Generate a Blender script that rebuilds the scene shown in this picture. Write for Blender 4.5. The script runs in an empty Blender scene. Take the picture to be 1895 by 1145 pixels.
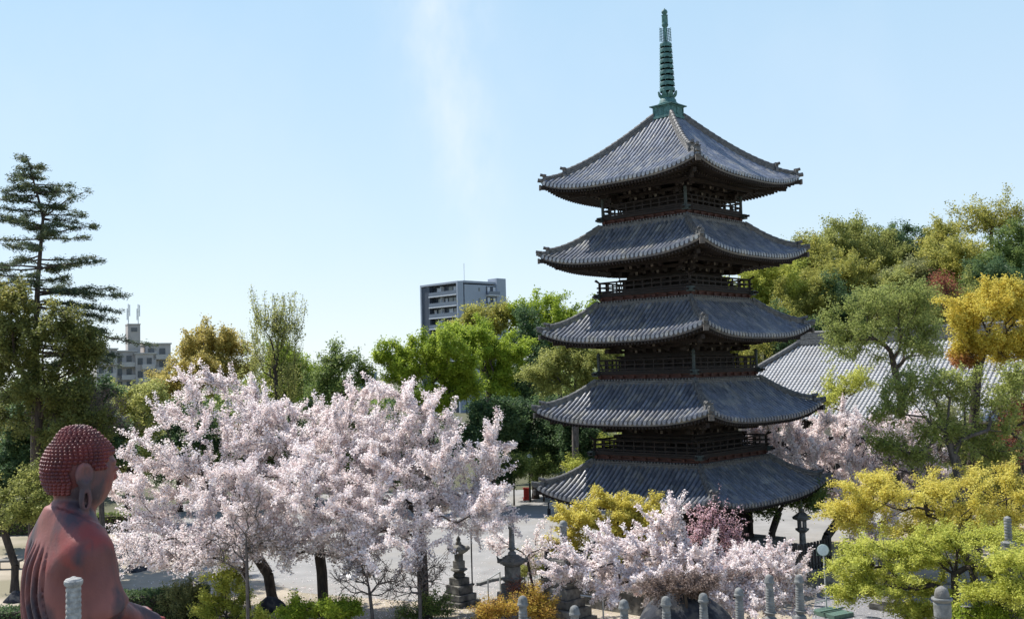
import bpy, math, random
import numpy as np
from mathutils import Matrix, Vector
PI = math.pi
SC = bpy.context.scene
COL = SC.collection
# ------------------------------------------------------------------ camera
PW, PH, FPX = 1895.0, 1145.0, 1889.4
CAMZ, PITCH, ROLL = 10.3, 0.0615, -0.0277
_c, _s = math.cos(ROLL), math.sin(ROLL)
_fw = np.array([0, math.cos(PITCH), math.sin(PITCH)])
_zc = np.array([0, -math.sin(PITCH), math.cos(PITCH)])
_xh = np.array([1.0, 0, 0])
_rt = _c*_xh + _s*_zc
_up = -_s*_xh + _c*_zc
cam = bpy.data.cameras.new('camera')
cam.sensor_width = 36; cam.sensor_fit = 'HORIZONTAL'; cam.lens = FPX/PW*36
cam.clip_start = 0.5; cam.clip_end = 9000
co = bpy.data.objects.new('camera', cam); COL.objects.link(co)
M = Matrix.Identity(4)
for r in range(3):
    M[r][0], M[r][1], M[r][2] = _rt[r], _up[r], -_fw[r]
M[2][3] = CAMZ
co.matrix_world = M
SC.camera = co
def ray(u, v):
    d = _rt*((u-PW/2)/FPX) - _up*((v-PH/2)/FPX) + _fw
    return d/d[1]
def W(u, v, Y):                       # the place seen at photo pixel (u, v) at distance Y
    return np.array([0, 0, CAMZ]) + ray(u, v)*Y
def G(u, v, z=0.0):                   # the place on the level z seen at (u, v)
    d = ray(u, v)
    return np.array([0, 0, CAMZ]) + d*((z-CAMZ)/d[2])
# ------------------------------------------------------------------ light
SUN_AZ, SUN_EL = math.radians(-57), math.radians(53)
world = bpy.data.worlds.new('World'); SC.world = world; world.use_nodes = True
def make_sky():
    nt = world.node_tree; N = nt.nodes; L = nt.links
    bg = N['Background']
    sky = N.new('ShaderNodeTexSky'); sky.sky_type = 'NISHITA'; sky.sun_disc = False
    sky.sun_elevation = SUN_EL; sky.sun_rotation = SUN_AZ
    sky.altitude = 0; sky.air_density = 1.0; sky.dust_density = 0.15; sky.ozone_density = 1.6
    tc = N.new('ShaderNodeTexCoord')
    sep = N.new('ShaderNodeSeparateXYZ'); L.new(tc.outputs['Generated'], sep.inputs[0])
    def m(op, a, b=None, c=None):
        n = N.new('ShaderNodeMath'); n.operation = op
        for k, x in enumerate((a, b, c)):
            if x is None: continue
            if isinstance(x, (int, float)): n.inputs[k].default_value = x
            else: L.new(x, n.inputs[k])
        return n.outputs[0]
    yy = m('MAXIMUM', sep.outputs[1], 0.02)
    a = m('DIVIDE', sep.outputs[0], yy); e = m('DIVIDE', sep.outputs[2], yy)
    comb = N.new('ShaderNodeCombineXYZ'); L.new(a, comb.inputs[0]); L.new(e, comb.inputs[1])
    def noise(scale, sx, sy, detail=6):
        mp = N.new('ShaderNodeMapping'); mp.inputs['Scale'].default_value = (sx, sy, 1); L.new(comb.outputs[0], mp.inputs[0])
        n = N.new('ShaderNodeTexNoise'); n.inputs['Scale'].default_value = scale; n.inputs['Detail'].default_value = detail
        n.inputs['Roughness'].default_value = 0.55; L.new(mp.outputs[0], n.inputs['Vector']); return n.outputs[0]
    wob = m('MULTIPLY', m('SUBTRACT', noise(7, 1, 1), 0.5), 0.05)
    ctr = m('ADD', m('MULTIPLY_ADD', m('SUBTRACT', 0.36, e), 0.16, -0.068), wob)
    wid = m('MULTIPLY_ADD', e, 0.115, 0.010)
    g = m('DIVIDE', m('SUBTRACT', a, ctr), wid)
    band = m('POWER', 2.718, m('MULTIPLY', m('MULTIPLY', g, g), -1.0))
    fade = N.new('ShaderNodeMapRange'); fade.interpolation_type = 'SMOOTHSTEP'
    fade.inputs[1].default_value = 0.05; fade.inputs[2].default_value = 0.20; L.new(e, fade.inputs[0])
    tex = N.new('ShaderNodeMapRange'); tex.inputs[1].default_value = 0.28; tex.inputs[2].default_value = 0.72
    L.new(noise(11, 2.0, 0.9, 9), tex.inputs[0])
    streak = m('MULTIPLY', m('MULTIPLY', band, fade.outputs[0]), tex.outputs[0])
    th = N.new('ShaderNodeMapRange'); th.inputs[1].default_value = 0.5; th.inputs[2].default_value = 0.85
    L.new(noise(3.2, 1.0, 0.8), th.inputs[0])
    allm = m('ADD', m('MULTIPLY', streak, 0.46), m('MULTIPLY', th.outputs[0], 0.16))
    ma = N.new('ShaderNodeMix'); ma.data_type = 'RGBA'; ma.inputs['B'].default_value = (4.5, 4.65, 4.8, 1)
    L.new(allm, ma.inputs['Factor'])
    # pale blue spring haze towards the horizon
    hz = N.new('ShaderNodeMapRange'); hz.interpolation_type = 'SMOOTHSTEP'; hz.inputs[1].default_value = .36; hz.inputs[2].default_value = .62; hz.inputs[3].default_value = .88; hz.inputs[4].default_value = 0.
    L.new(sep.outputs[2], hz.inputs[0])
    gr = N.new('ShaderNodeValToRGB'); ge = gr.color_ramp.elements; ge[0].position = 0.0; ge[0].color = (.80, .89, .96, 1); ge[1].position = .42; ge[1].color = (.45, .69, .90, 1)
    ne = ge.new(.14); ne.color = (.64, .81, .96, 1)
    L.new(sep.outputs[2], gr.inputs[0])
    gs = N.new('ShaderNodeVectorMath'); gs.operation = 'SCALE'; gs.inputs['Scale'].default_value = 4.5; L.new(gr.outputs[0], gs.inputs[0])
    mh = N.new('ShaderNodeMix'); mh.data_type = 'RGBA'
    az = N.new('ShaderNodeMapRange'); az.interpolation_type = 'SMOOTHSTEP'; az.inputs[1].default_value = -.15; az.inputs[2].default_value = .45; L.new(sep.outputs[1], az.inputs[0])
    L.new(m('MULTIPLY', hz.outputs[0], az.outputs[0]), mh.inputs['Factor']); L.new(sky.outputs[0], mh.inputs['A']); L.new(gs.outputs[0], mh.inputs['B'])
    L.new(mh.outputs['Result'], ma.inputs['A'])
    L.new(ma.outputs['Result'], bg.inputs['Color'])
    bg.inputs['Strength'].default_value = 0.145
make_sky()
sun = bpy.data.lights.new('sun', 'SUN'); sun.energy = 4.9; sun.angle = math.radians(0.53); sun.color = (1, 0.955, 0.89)
so = bpy.data.objects.new('sun', sun); COL.objects.link(so)
_sd = Vector((math.sin(SUN_AZ)*math.cos(SUN_EL), math.cos(SUN_AZ)*math.cos(SUN_EL), math.sin(SUN_EL)))
so.rotation_euler = _sd.to_track_quat('Z', 'Y').to_euler()
SC.view_settings.view_transform = 'Standard'; SC.view_settings.look = 'None'
SC.view_settings.exposure = 0.66; SC.view_settings.gamma = 1.0
SC.cycles.max_bounces = 7; SC.cycles.diffuse_bounces = 3; SC.cycles.transmission_bounces = 5; SC.cycles.transparent_max_bounces = 6
# ------------------------------------------------------------------ helpers
class MB:
    def __init__(s): s.v, s.q, s.t, s.n, s.a = [], [], [], 0, []
    def add(s, v, q=None, t=None, a=None):
        v = np.asarray(v, float).reshape(-1, 3)
        if q is not None and len(q): s.q.append(np.asarray(q, int)+s.n)
        if t is not None and len(t): s.t.append(np.asarray(t, int)+s.n)
        s.v.append(v); s.n += len(v)
        s.a.append(np.zeros(len(v)) if a is None else np.asarray(a, float))
    def box(s, c, size, rz=0.0, mat=None, taper=1.0):
        x, y, z = size[0]/2, size[1]/2, size[2]/2
        v = np.array([[-x,-y,-z],[x,-y,-z],[x,y,-z],[-x,y,-z],[-x*taper,-y*taper,z],[x*taper,-y*taper,z],[x*taper,y*taper,z],[-x*taper,y*taper,z]])
        if rz:
            k, l = math.cos(rz), math.sin(rz); v = v @ np.array([[k, l, 0], [-l, k, 0], [0, 0, 1]])
        if mat is not None: v = v @ np.asarray(mat).T
        s.add(v+np.asarray(c, float), [[0,3,2,1],[4,5,6,7],[0,1,5,4],[1,2,6,5],[2,3,7,6],[3,0,4,7]])
    def bar(s, p, q, w, h, up=(0, 0, 1)):       # box from p to q, width w, height h
        p, q = np.asarray(p, float), np.asarray(q, float); d = q-p; L = np.linalg.norm(d); d /= L
        x = np.cross(d, up); x /= np.linalg.norm(x); z = np.cross(x, d)
        s.box((p+q)/2, (w, L, h), mat=np.stack([x, d, z], 1))
    def tube(s, pts, rad, k=8, cap=True):
        P = np.asarray(pts, float); n = len(P); R = np.broadcast_to(np.asarray(rad, float), (n,))
        T = np.gradient(P, axis=0); T /= np.linalg.norm(T, axis=1)[:, None]+1e-9
        ref = np.array([0, 0, 1.0]) if abs(T[:, 2]).mean() < .8 else np.array([1.0, 0, 0])
        X = np.cross(T, ref); X /= np.linalg.norm(X, axis=1)[:, None]; Y = np.cross(T, X)
        an = np.arange(k)*2*PI/k
        V = P[:, None]+R[:, None, None]*(np.cos(an)[None, :, None]*X[:, None]+np.sin(an)[None, :, None]*Y[:, None])
        i, j = np.meshgrid(np.arange(n-1), np.arange(k), indexing='ij'); j2 = (j+1) % k
        q = np.stack([i*k+j, (i+1)*k+j, (i+1)*k+j2, i*k+j2], -1).reshape(-1, 4)
        t = []; V = V.reshape(-1, 3)
        if cap:
            V = np.vstack([V, P[:1], P[-1:]])
            for b in range(k): t += [[n*k, b, (b+1) % k], [n*k+1, (n-1)*k+(b+1) % k, (n-1)*k+b]]
        s.add(V, q, t)
    def lathe(s, c, prof, k=16, sq=False, rz=0.0):   # prof: (radius, z); sq: square plan, radius = half side
        P = np.asarray(prof, float); n = len(P)
        if sq: k = 4; an = np.arange(4)*PI/2+PI/4+rz; f = math.sqrt(2)
        else: an = np.arange(k)*2*PI/k+rz; f = 1
        V = np.stack([P[:, :1]*f*np.cos(an), P[:, :1]*f*np.sin(an), np.repeat(P[:, 1:], k, 1)], -1).reshape(-1, 3)
        i, j = np.meshgrid(np.arange(n-1), np.arange(k), indexing='ij'); j2 = (j+1) % k
        q = np.stack([i*k+j, i*k+j2, (i+1)*k+j2, (i+1)*k+j], -1).reshape(-1, 4)
        V = np.vstack([V, [[0, 0, P[0, 1]], [0, 0, P[-1, 1]]]])
        t = []
        for b in range(k): t += [[n*k, (b+1) % k, b], [n*k+1, (n-1)*k+b, (n-1)*k+(b+1) % k]]
        s.add(V+np.asarray(c, float), q, t)
    def prism(s, poly, o, x, y, d):             # polygon in axes x, y at o, pushed along d
        P = np.asarray(poly, float); n = len(P); o, x, y, d = map(lambda z: np.asarray(z, float), (o, x, y, d))
        A = o+P[:, :1]*x+P[:, 1:]*y; B = A+d
        cA, cB = A.mean(0), B.mean(0)
        t = []; q = []
        for i in range(n):
            j = (i+1) % n; q.append([i, j, n+j, n+i]); t += [[2*n, j, i], [2*n+1, n+i, n+j]]
        s.add(np.vstack([A, B, cA, cB]), q, t)
    def build(s, name, mat, parent=None, smooth=False, sharp=None, attr=False, xf=None):
        V = np.concatenate(s.v) if s.v else np.zeros((0, 3))
        if xf is not None: V = V @ np.asarray(xf)[:3, :3].T + np.asarray(xf)[:3, 3]
        Q = np.concatenate(s.q) if s.q else np.zeros((0, 4), int); T = np.concatenate(s.t) if s.t else np.zeros((0, 3), int)
        me = bpy.data.meshes.new(name)
        me.vertices.add(len(V)); me.vertices.foreach_set('co', V.astype(np.float32).ravel())
        nl = Q.size+T.size; me.loops.add(nl); me.loops.foreach_set('vertex_index', np.concatenate([Q.ravel(), T.ravel()]).astype(np.int32))
        me.polygons.add(len(Q)+len(T))
        st = np.concatenate([np.arange(len(Q))*4, Q.size+np.arange(len(T))*3]).astype(np.int32)
        me.polygons.foreach_set('loop_start', st)
        me.polygons.foreach_set('use_smooth', np.full(len(st), bool(smooth)))
        if attr:
            at = me.attributes.new('rnd', 'FLOAT', 'POINT'); at.data.foreach_set('value', np.concatenate(s.a).astype(np.float32))
        me.update(calc_edges=True); me.validate()
        if sharp: me.set_sharp_from_angle(angle=math.radians(sharp))
        me.materials.append(mat)
        o = bpy.data.objects.new(name, me); COL.objects.link(o)
        if parent is not None: o.parent = parent
        return o
def bevel(o, w=0.02, seg=2):
    m = o.modifiers.new('bevel', 'BEVEL'); m.width = w; m.segments = seg; m.limit_method = 'ANGLE'; m.angle_limit = math.radians(40); return o
def thing(name, label, cat, loc=(0, 0, 0), rz=0.0, group=None):
    o = bpy.data.objects.new(name, None); o.empty_display_size = .3; COL.objects.link(o); o.location = tuple(map(float, loc)); o.rotation_euler = (0, 0, rz)
    return tag(o, label, cat, group)
def tag(o, label, cat, group=None, kind=None):
    o['label'] = label; o['category'] = cat
    if group: o['group'] = group
    if kind: o['kind'] = kind
    return o
def struct(o): o['kind'] = 'structure'; return o
# ------------------------------------------------------------------ materials
def _nodes(name):
    m = bpy.data.materials.new(name); m.use_nodes = True; return m, m.node_tree.nodes, m.node_tree.links, m.node_tree.nodes['Principled BSDF']
def mat(name, c1, c2=None, rough=.8, scale=3., detail=6, bump=0., bscale=None, spec=.3, metal=0., lo=.35, hi=.65, c3=None, s3=.5, stretch=None):
    m, N, L, P = _nodes(name)
    P.inputs['Roughness'].default_value = rough; P.inputs['Specular IOR Level'].default_value = spec; P.inputs['Metallic'].default_value = metal
    c2 = c2 or tuple(x*.6 for x in c1)
    tc = N.new('ShaderNodeTexCoord'); src = tc.outputs['Object']
    if stretch:
        mp = N.new('ShaderNodeMapping'); mp.inputs['Scale'].default_value = stretch; L.new(src, mp.inputs[0]); src = mp.outputs[0]
    n = N.new('ShaderNodeTexNoise'); n.inputs['Scale'].default_value = scale; n.inputs['Detail'].default_value = detail; n.inputs['Roughness'].default_value = .6
    L.new(src, n.inputs['Vector'])
    r = N.new('ShaderNodeValToRGB'); r.color_ramp.elements[0].position = lo; r.color_ramp.elements[1].position = hi
    r.color_ramp.elements[0].color = (*c2, 1); r.color_ramp.elements[1].color = (*c1, 1); L.new(n.outputs[0], r.inputs[0])
    out = r.outputs[0]
    if c3:
        n3 = N.new('ShaderNodeTexNoise'); n3.inputs['Scale'].default_value = s3; n3.inputs['Detail'].default_value = 5; L.new(src, n3.inputs['Vector'])
        r3 = N.new('ShaderNodeMapRange'); r3.inputs[1].default_value = .5; r3.inputs[2].default_value = .64; L.new(n3.outputs[0], r3.inputs[0])
        mx = N.new('ShaderNodeMix'); mx.data_type = 'RGBA'; mx.inputs['B'].default_value = (*c3, 1); L.new(r3.outputs[0], mx.inputs['Factor']); L.new(out, mx.inputs['A']); out = mx.outputs['Result']
    L.new(out, P.inputs['Base Color'])
    if bump:
        nb = N.new('ShaderNodeTexNoise'); nb.inputs['Scale'].default_value = bscale or scale*4; nb.inputs['Detail'].default_value = 5; L.new(src, nb.inputs['Vector'])
        b = N.new('ShaderNodeBump'); b.inputs['Strength'].default_value = bump; b.inputs['Distance'].default_value = .03; L.new(nb.outputs[0], b.inputs['Height']); L.new(b.outputs[0], P.inputs['Normal'])
    return m
def leafmat(name, cols, trans=.35, rough=.55, tcol=1.25):
    m, N, L, P = _nodes(name)
    a = N.new('ShaderNodeAttribute'); a.attribute_name = 'rnd'
    r = N.new('ShaderNodeValToRGB'); e = r.color_ramp.elements
    while len(e) < len(cols): e.new(.5)
    for i, c in enumerate(cols): e[i].position = i/(len(cols)-1); e[i].color = (*c, 1)
    L.new(a.outputs['Fac'], r.inputs[0]); L.new(r.outputs[0], P.inputs['Base Color'])
    P.inputs['Roughness'].default_value = rough; P.inputs['Specular IOR Level'].default_value = .25
    t = N.new('ShaderNodeBsdfTranslucent'); g = N.new('ShaderNodeGamma'); g.inputs[1].default_value = 1/tcol; L.new(r.outputs[0], g.inputs[0]); L.new(g.outputs[0], t.inputs[0])
    mx = N.new('ShaderNodeMixShader'); mx.inputs[0].default_value = trans; L.new(P.outputs[0], mx.inputs[1]); L.new(t.outputs[0], mx.inputs[2])
    L.new(mx.outputs[0], N['Material Output'].inputs['Surface'])
    return m
WOOD = mat('dark_old_wood', (.026, .019, .016), (.013, .010, .009), .75, 2., stretch=(1, 1, 5), bump=.3)
WOODRED = mat('reddish_wood', (.085, .032, .022), (.035, .018, .014), .75, 3., stretch=(1, 1, 6), bump=.3)
WOODEND = mat('pale_beam_end', (.16, .14, .12), (.07, .06, .05), .85, 6.)
TILE = mat('grey_roof_tile', (.15, .158, .178), (.06, .07, .092), .35, 7, detail=3, spec=1.0, bump=.12, c3=(.19, .185, .17), s3=1.6, lo=.25, hi=.75)
def tile_wear(m):                                            # every tile its own tone
    N, L = m.node_tree.nodes, m.node_tree.links; P = N['Principled BSDF']; src = P.inputs['Base Color'].links[0].from_socket
    a = N.new('ShaderNodeAttribute'); a.attribute_name = 'rnd'; r = N.new('ShaderNodeMapRange'); r.inputs[3].default_value = .62; r.inputs[4].default_value = 1.5; L.new(a.outputs['Fac'], r.inputs[0])
    v = N.new('ShaderNodeVectorMath'); v.operation = 'SCALE'; L.new(src, v.inputs[0]); L.new(r.outputs[0], v.inputs['Scale']); L.new(v.outputs[0], P.inputs['Base Color'])
tile_wear(TILE)
TILERIDGE = mat('ridge_tile', (.15, .145, .135), (.05, .05, .05), .55, 6., bump=.5, bscale=22, spec=.4)
COPPER = mat('green_copper', (.075, .185, .17), (.03, .078, .075), .6, 5., spec=.35, bump=.2)
STONE = mat('weathered_stone', (.27, .26, .235), (.085, .082, .075), .9, 3.2, bump=.5, bscale=30, c3=(.07, .068, .06), s3=1.6)
STONEDARK = mat('dark_mossy_stone', (.15, .145, .13), (.045, .045, .04), .92, 3., bump=.6, bscale=24, c3=(.24, .23, .20), s3=2.2)
STONEPALE = mat('pale_granite', (.24, .24, .225), (.11, .115, .11), .88, 5., bump=.4, bscale=40)
BARK = mat('brown_bark', (.085, .066, .052), (.035, .028, .024), .95, 8., bump=.6, stretch=(1, 1, .3))
BARKGREY = mat('grey_bark', (.15, .13, .115), (.06, .052, .046), .95, 7., bump=.5, stretch=(1, 1, .35))
METALGREEN = mat('green_painted_metal', (.10, .17, .13), (.07, .12, .10), .5, 9., spec=.4)
METALDARK = mat('dark_green_bronze', (.05, .068, .064), (.03, .036, .036), .6, 6.)
METALPALE = mat('pale_steel', (.55, .57, .56), (.40, .42, .42), .4, 6., spec=.5)
METALBLACK = mat('black_metal', (.02, .02, .022), (.012, .012, .013), .55, 6.)
ROCK = mat('shaded_dark_rock', (.036, .040, .050), (.012, .014, .020), .9, 1.6, bump=.8, bscale=9, c3=(.07, .068, .066), s3=3.)  # base colour darkened for the shade lying on the front boulder
# ------------------------------------------------------------------ setting
def sstep(a, b, x):
    t = np.clip((np.asarray(x, float)-a)/(b-a), 0, 1); return t*t*(3-2*t)
def gz(x, y):
    x = np.asarray(x, float); y = np.asarray(y, float)
    h = 17*sstep(95, 165, y)*sstep(8, 42, x-.05*(y-100))*(1-sstep(260, 420, y))
    return h + .12*np.sin(x*.05)*np.sin(y*.043)*sstep(90, 120, y)
def make_ground():
    def axis(lim, near, st):
        a = np.arange(-near, near+.1, st); f = near*np.geomspace(1, lim/near, 26)[1:]
        return np.concatenate([-f[::-1], a, f])
    xs, ys = axis(6000, 120, 4.0), axis(6000, 220, 5.0)
    X, Y = np.meshgrid(xs, ys, indexing='ij'); Z = gz(X, Y)
    n, m_ = X.shape; i, j = np.meshgrid(np.arange(n-1), np.arange(m_-1), indexing='ij')
    q = np.stack([i*m_+j, (i+1)*m_+j, (i+1)*m_+j+1, i*m_+j+1], -1).reshape(-1, 4)
    b = MB(); b.add(np.stack([X, Y, Z], -1), q)
    gm = mat('sandy_ground', (.38, .33, .255), (.29, .25, .19), .95, .45, bump=.5, bscale=14, c3=(.20, .18, .12), s3=.16)
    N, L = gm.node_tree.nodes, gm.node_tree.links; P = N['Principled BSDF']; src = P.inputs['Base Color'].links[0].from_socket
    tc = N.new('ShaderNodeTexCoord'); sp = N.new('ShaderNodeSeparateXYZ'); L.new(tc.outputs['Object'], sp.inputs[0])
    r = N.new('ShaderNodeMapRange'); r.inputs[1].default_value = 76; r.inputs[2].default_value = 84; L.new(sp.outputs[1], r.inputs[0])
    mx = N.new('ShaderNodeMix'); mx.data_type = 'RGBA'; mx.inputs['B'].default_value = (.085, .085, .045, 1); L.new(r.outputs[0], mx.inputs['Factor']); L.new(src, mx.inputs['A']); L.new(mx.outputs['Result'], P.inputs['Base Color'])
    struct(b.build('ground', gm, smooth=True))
make_ground()
def sheet(name, pix, z, m):
    P = [G(u, v, z) for u, v in pix]; c = np.mean(P, 0); b = MB(); n = len(P)
    b.add(np.vstack([P, c]), None, [[n, i, (i+1) % n] for i in range(n)])
    return struct(b.build(name, m))
PAVE = mat('grey_plaza_paving', (.29, .283, .27), (.22, .215, .205), .92, .5, bump=.25, bscale=30, c3=(.255, .243, .222), s3=.22)
GRAVEL = mat('grey_gravel', (.30, .30, .31), (.12, .12, .13), .95, 16., bump=.9, bscale=26)
sheet('plaza', [(250, 1000), (330, 1046), (480, 1072), (560, 1096), (760, 1112), (905, 1110), (960, 1078), (1120, 1040), (1420, 1018), (1640, 985), (1700, 925), (1500, 905), (1000, 905), (560, 915), (300, 935)], .004, PAVE)
sheet('gravel_path', [(1490, 1220), (1510, 1098), (1700, 1088), (1990, 1098), (2050, 1230)], .008, GRAVEL)
sheet('paving_slab', [(628, 1062), (652, 1070), (690, 1066), (668, 1059)], .012, mat('white_slab', (.72, .71, .68), (.6, .59, .56), .8))
def kerb(name, pts, m=STONEPALE, h=.13, w=.16):
    b = MB(); P = [G(u, v) for u, v in pts]
    for a, c in zip(P[:-1], P[1:]): b.bar(a+[0, 0, h/2], c+[0, 0, h/2], w, h)
    return struct(b.build(name, m))
kerb('kerb', [(884, 1083), (905, 1076), (960, 1066), (1000, 1056)])
kerb('kerb', [(1600, 1086), (1700, 1079), (1895, 1086)])
# terrace under the statue, on the near slope
def terrace():
    b = MB(); b.box((-6, 3, 1.95), (30, 32, 3.9)); b.box((-6, 3, 3.98), (30.4, 32.4, .16))
    struct(b.build('terrace', STONEDARK))
terrace()
# ------------------------------------------------------------------ trees
def break_up(lobes, rng, m=5):
    """each lobe becomes a handful of smaller clumps, so that the outline is uneven and gaps open"""
    out = []
    for l in lobes:
        dd = l[4] if len(l) > 4 else 0.
        for k in range(m):
            a = rng.uniform(0, 2*PI); r = rng.uniform(.15, .78)**.7; f = rng.uniform(.38, .66)
            out.append((l[0]+math.cos(a)*r*l[2], l[1]+math.sin(a)*r*l[3], l[2]*f, l[3]*f*1.05, dd+rng.uniform(-.7, .7)*l[2]*D_NOW[0]/FPX))
    return out
D_NOW = [50.]
def spawn(A, par, dr, cnt, rng, per, L0, L1, up=.3, cmax=10, spread=.9, seg=2, flat=1.):
    """side twigs along the thin limbs"""
    src = np.where((par >= 0) & (cnt <= cmax))[0]
    k = rng.poisson(per, len(src)); src = np.repeat(src, k)
    d = dr[src]*rng.uniform(.3, .9, len(src))[:, None]+rng.normal(size=(len(src), 3))*np.array([spread, spread, spread*flat*.8])*.62+np.array([0, 0, up])
    d /= np.linalg.norm(d, axis=1)[:, None]; L = rng.uniform(L0, L1, len(src))
    # start somewhere along the edge
    P0 = A[src]; cur = src
    for s in range(seg):
        n0 = len(A); new = A[cur]+d*(L/seg)[:, None]+rng.normal(size=d.shape)*.06*(L/seg)[:, None]
        A = np.vstack([A, new]); par = np.concatenate([par, cur]); dr = np.vstack([dr, d]); cur = np.arange(n0, len(A))
        d = d+np.array([0, 0, up*.3])+rng.normal(size=d.shape)*.12; d /= np.linalg.norm(d, axis=1)[:, None]
    return A, par, dr
def ellipsoids(lobes, D, n, rng, shell=.55):
    """points spread through the crown's lobes; lobe = (u, v, ru, rv[, shift in depth, depth radius])"""
    k = FPX/D; vol = np.array([(l[2]*l[3]) for l in lobes], float)**.85; cnt = np.maximum(4, (vol/vol.sum()*n).astype(int))
    out = []
    for l, c in zip(lobes, cnt):
        dd = l[4] if len(l) > 4 else 0.; Y = D+dd; ctr = W(l[0], l[1], Y); kk = FPX/Y
        rx, rz = l[2]/kk, l[3]/kk; ry = l[5] if len(l) > 5 else max(rx*.85, rz*.6)
        d = rng.normal(size=(c, 3)); d /= np.linalg.norm(d, axis=1)[:, None]
        r = rng.random(c)**(1/3.); r = shell*(.72+.28*rng.random(c))+(1-shell)*r
        out.append(ctr+d*r[:, None]*np.array([rx, ry, rz]))
    return np.concatenate(out)
def skeleton(trunk, att, rng, k=.28, step=.5, lo=1, curve=.3, jit=.04):
    tr = np.asarray(trunk, float)
    # resample the trunk
    P = [tr[0]]; 
    for a, b in zip(tr[:-1], tr[1:]):
        m = max(1, int(np.linalg.norm(b-a)/step))
        for i in range(1, m+1): P.append(a+(b-a)*i/m)
    nt = len(P); lo = max(1, int(nt*lo)) if lo < 1 else nt-1
    cap = nt+int(len(att)*14)+200
    A = np.zeros((cap, 3)); par = np.full(cap, -1); pl = np.zeros(cap); dr = np.zeros((cap, 3))
    A[:nt] = P
    for i in range(1, nt): par[i] = i-1; pl[i] = pl[i-1]+np.linalg.norm(A[i]-A[i-1]); dr[i] = (A[i]-A[i-1])/(np.linalg.norm(A[i]-A[i-1])+1e-9)
    dr[0] = dr[1]; n = nt
    order = np.argsort(np.linalg.norm(att-A[nt-1], axis=1))
    for p in att[order]:
        v = p-A[lo:n]; d = np.linalg.norm(v, axis=1)+1e-6
        cs = (v*dr[lo:n]).sum(1)/d
        i = lo+int(np.argmin(d*(1.35-.35*cs)+k*pl[lo:n])); L = np.linalg.norm(p-A[i])
        m = int(min(12, max(1, round(L/step))))
        if n+m >= cap: break
        c = A[i]+dr[i]*L*curve; prev = i
        for s in range(1, m+1):
            t = s/m; x = (1-t)**2*A[i]+2*t*(1-t)*c+t*t*p
            if s < m: x = x+rng.normal(size=3)*jit*L
            A[n] = x; par[n] = prev; e = x-A[prev]; le = np.linalg.norm(e)+1e-9; dr[n] = e/le; pl[n] = pl[prev]+le; prev = n; n += 1
    return A[:n].copy(), par[:n].copy(), dr[:n].copy()
def extend(A, par, dr, rng, L0, L1, up=.35, seg=2, ctr=None, frac=1.):
    has = np.zeros(len(A), bool); has[par[par >= 0]] = True
    tips = np.where(~has)[0]; tips = tips[rng.random(len(tips)) < frac]
    for s in range(seg):
        L = rng.uniform(L0, L1, len(tips))/seg
        d = dr[tips]*.8+np.array([0, 0, up])+rng.normal(size=(len(tips), 3))*.22
        if ctr is not None:
            o = A[tips]-ctr; d += .4*o/(np.linalg.norm(o, axis=1)[:, None]+1e-6)
        d /= np.linalg.norm(d, axis=1)[:, None]
        n0 = len(A); A = np.vstack([A, A[tips]+d*L[:, None]]); par = np.concatenate([par, tips]); dr = np.vstack([dr, d]); tips = np.arange(n0, len(A))
    return A, par, dr
def radii(A, par, r0, r_tip, p=.5):
    n = len(A); cnt = np.zeros(n); has = np.zeros(n, bool); has[par[par >= 0]] = True; cnt[~has] = 1
    for i in range(n-1, 0, -1):
        cnt[par[i]] += cnt[i]
    r = r_tip*np.maximum(cnt, 1)**p
    r = np.minimum(r*(r0/r.max())**(np.log(r/r_tip)/max(np.log(r.max()/r_tip), 1e-6)), r0)
    return r, cnt
def wood(A, par, dr, r, name, m, parent, rmin=0., flare=1.35):
    b = MB()
    e = np.where((par >= 0) & (r >= rmin))[0]
    for sel, k in ((e[r[e] > .06], 8), (e[r[e] <= .06], 4)):
        if not len(sel): continue
        p = par[sel]
        def ring(idx, rad, D):
            ref = np.where(np.abs(D[:, 2:3]) < .9, np.array([[0, 0, 1.]]), np.array([[1., 0, 0]]))
            X = np.cross(D, ref); X /= np.linalg.norm(X, axis=1)[:, None]+1e-9; Y = np.cross(D, X)
            an = np.arange(k)*2*PI/k
            return A[idx][:, None]+rad[:, None, None]*(np.cos(an)[None, :, None]*X[:, None]+np.sin(an)[None, :, None]*Y[:, None])
        D = dr[sel]; rp = np.minimum(r[p], r[sel]*1.25)
        root = p == 0; rp = np.where(root, r[p]*flare, rp)
        V = np.concatenate([ring(p, rp, D), ring(sel, r[sel], D)], 1).reshape(-1, 3)
        base = np.arange(len(sel))[:, None]*2*k; j = np.arange(k); j2 = (j+1) % k
        q = np.stack([base+j, base+j2, base+k+j2, base+k+j], -1).reshape(-1, 4)
        b.add(V, q)
    return b.build(name, m, parent, smooth=True)
def leaf_points(A, par, cnt, n, rng, sig, cmax=2.5, sigz=None):
    e = np.where((par >= 0) & (cnt <= cmax))[0]
    L = np.linalg.norm(A[e]-A[par[e]], axis=1); w = L/L.sum()
    pick = rng.choice(len(e), n, p=w); t = rng.random(n)[:, None]; i = e[pick]
    off = rng.normal(size=(n, 3))*sig
    if sigz is not None: off[:, 2] *= sigz/sig
    return A[par[i]]*(1-t)+A[i]*t+off, i
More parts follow.
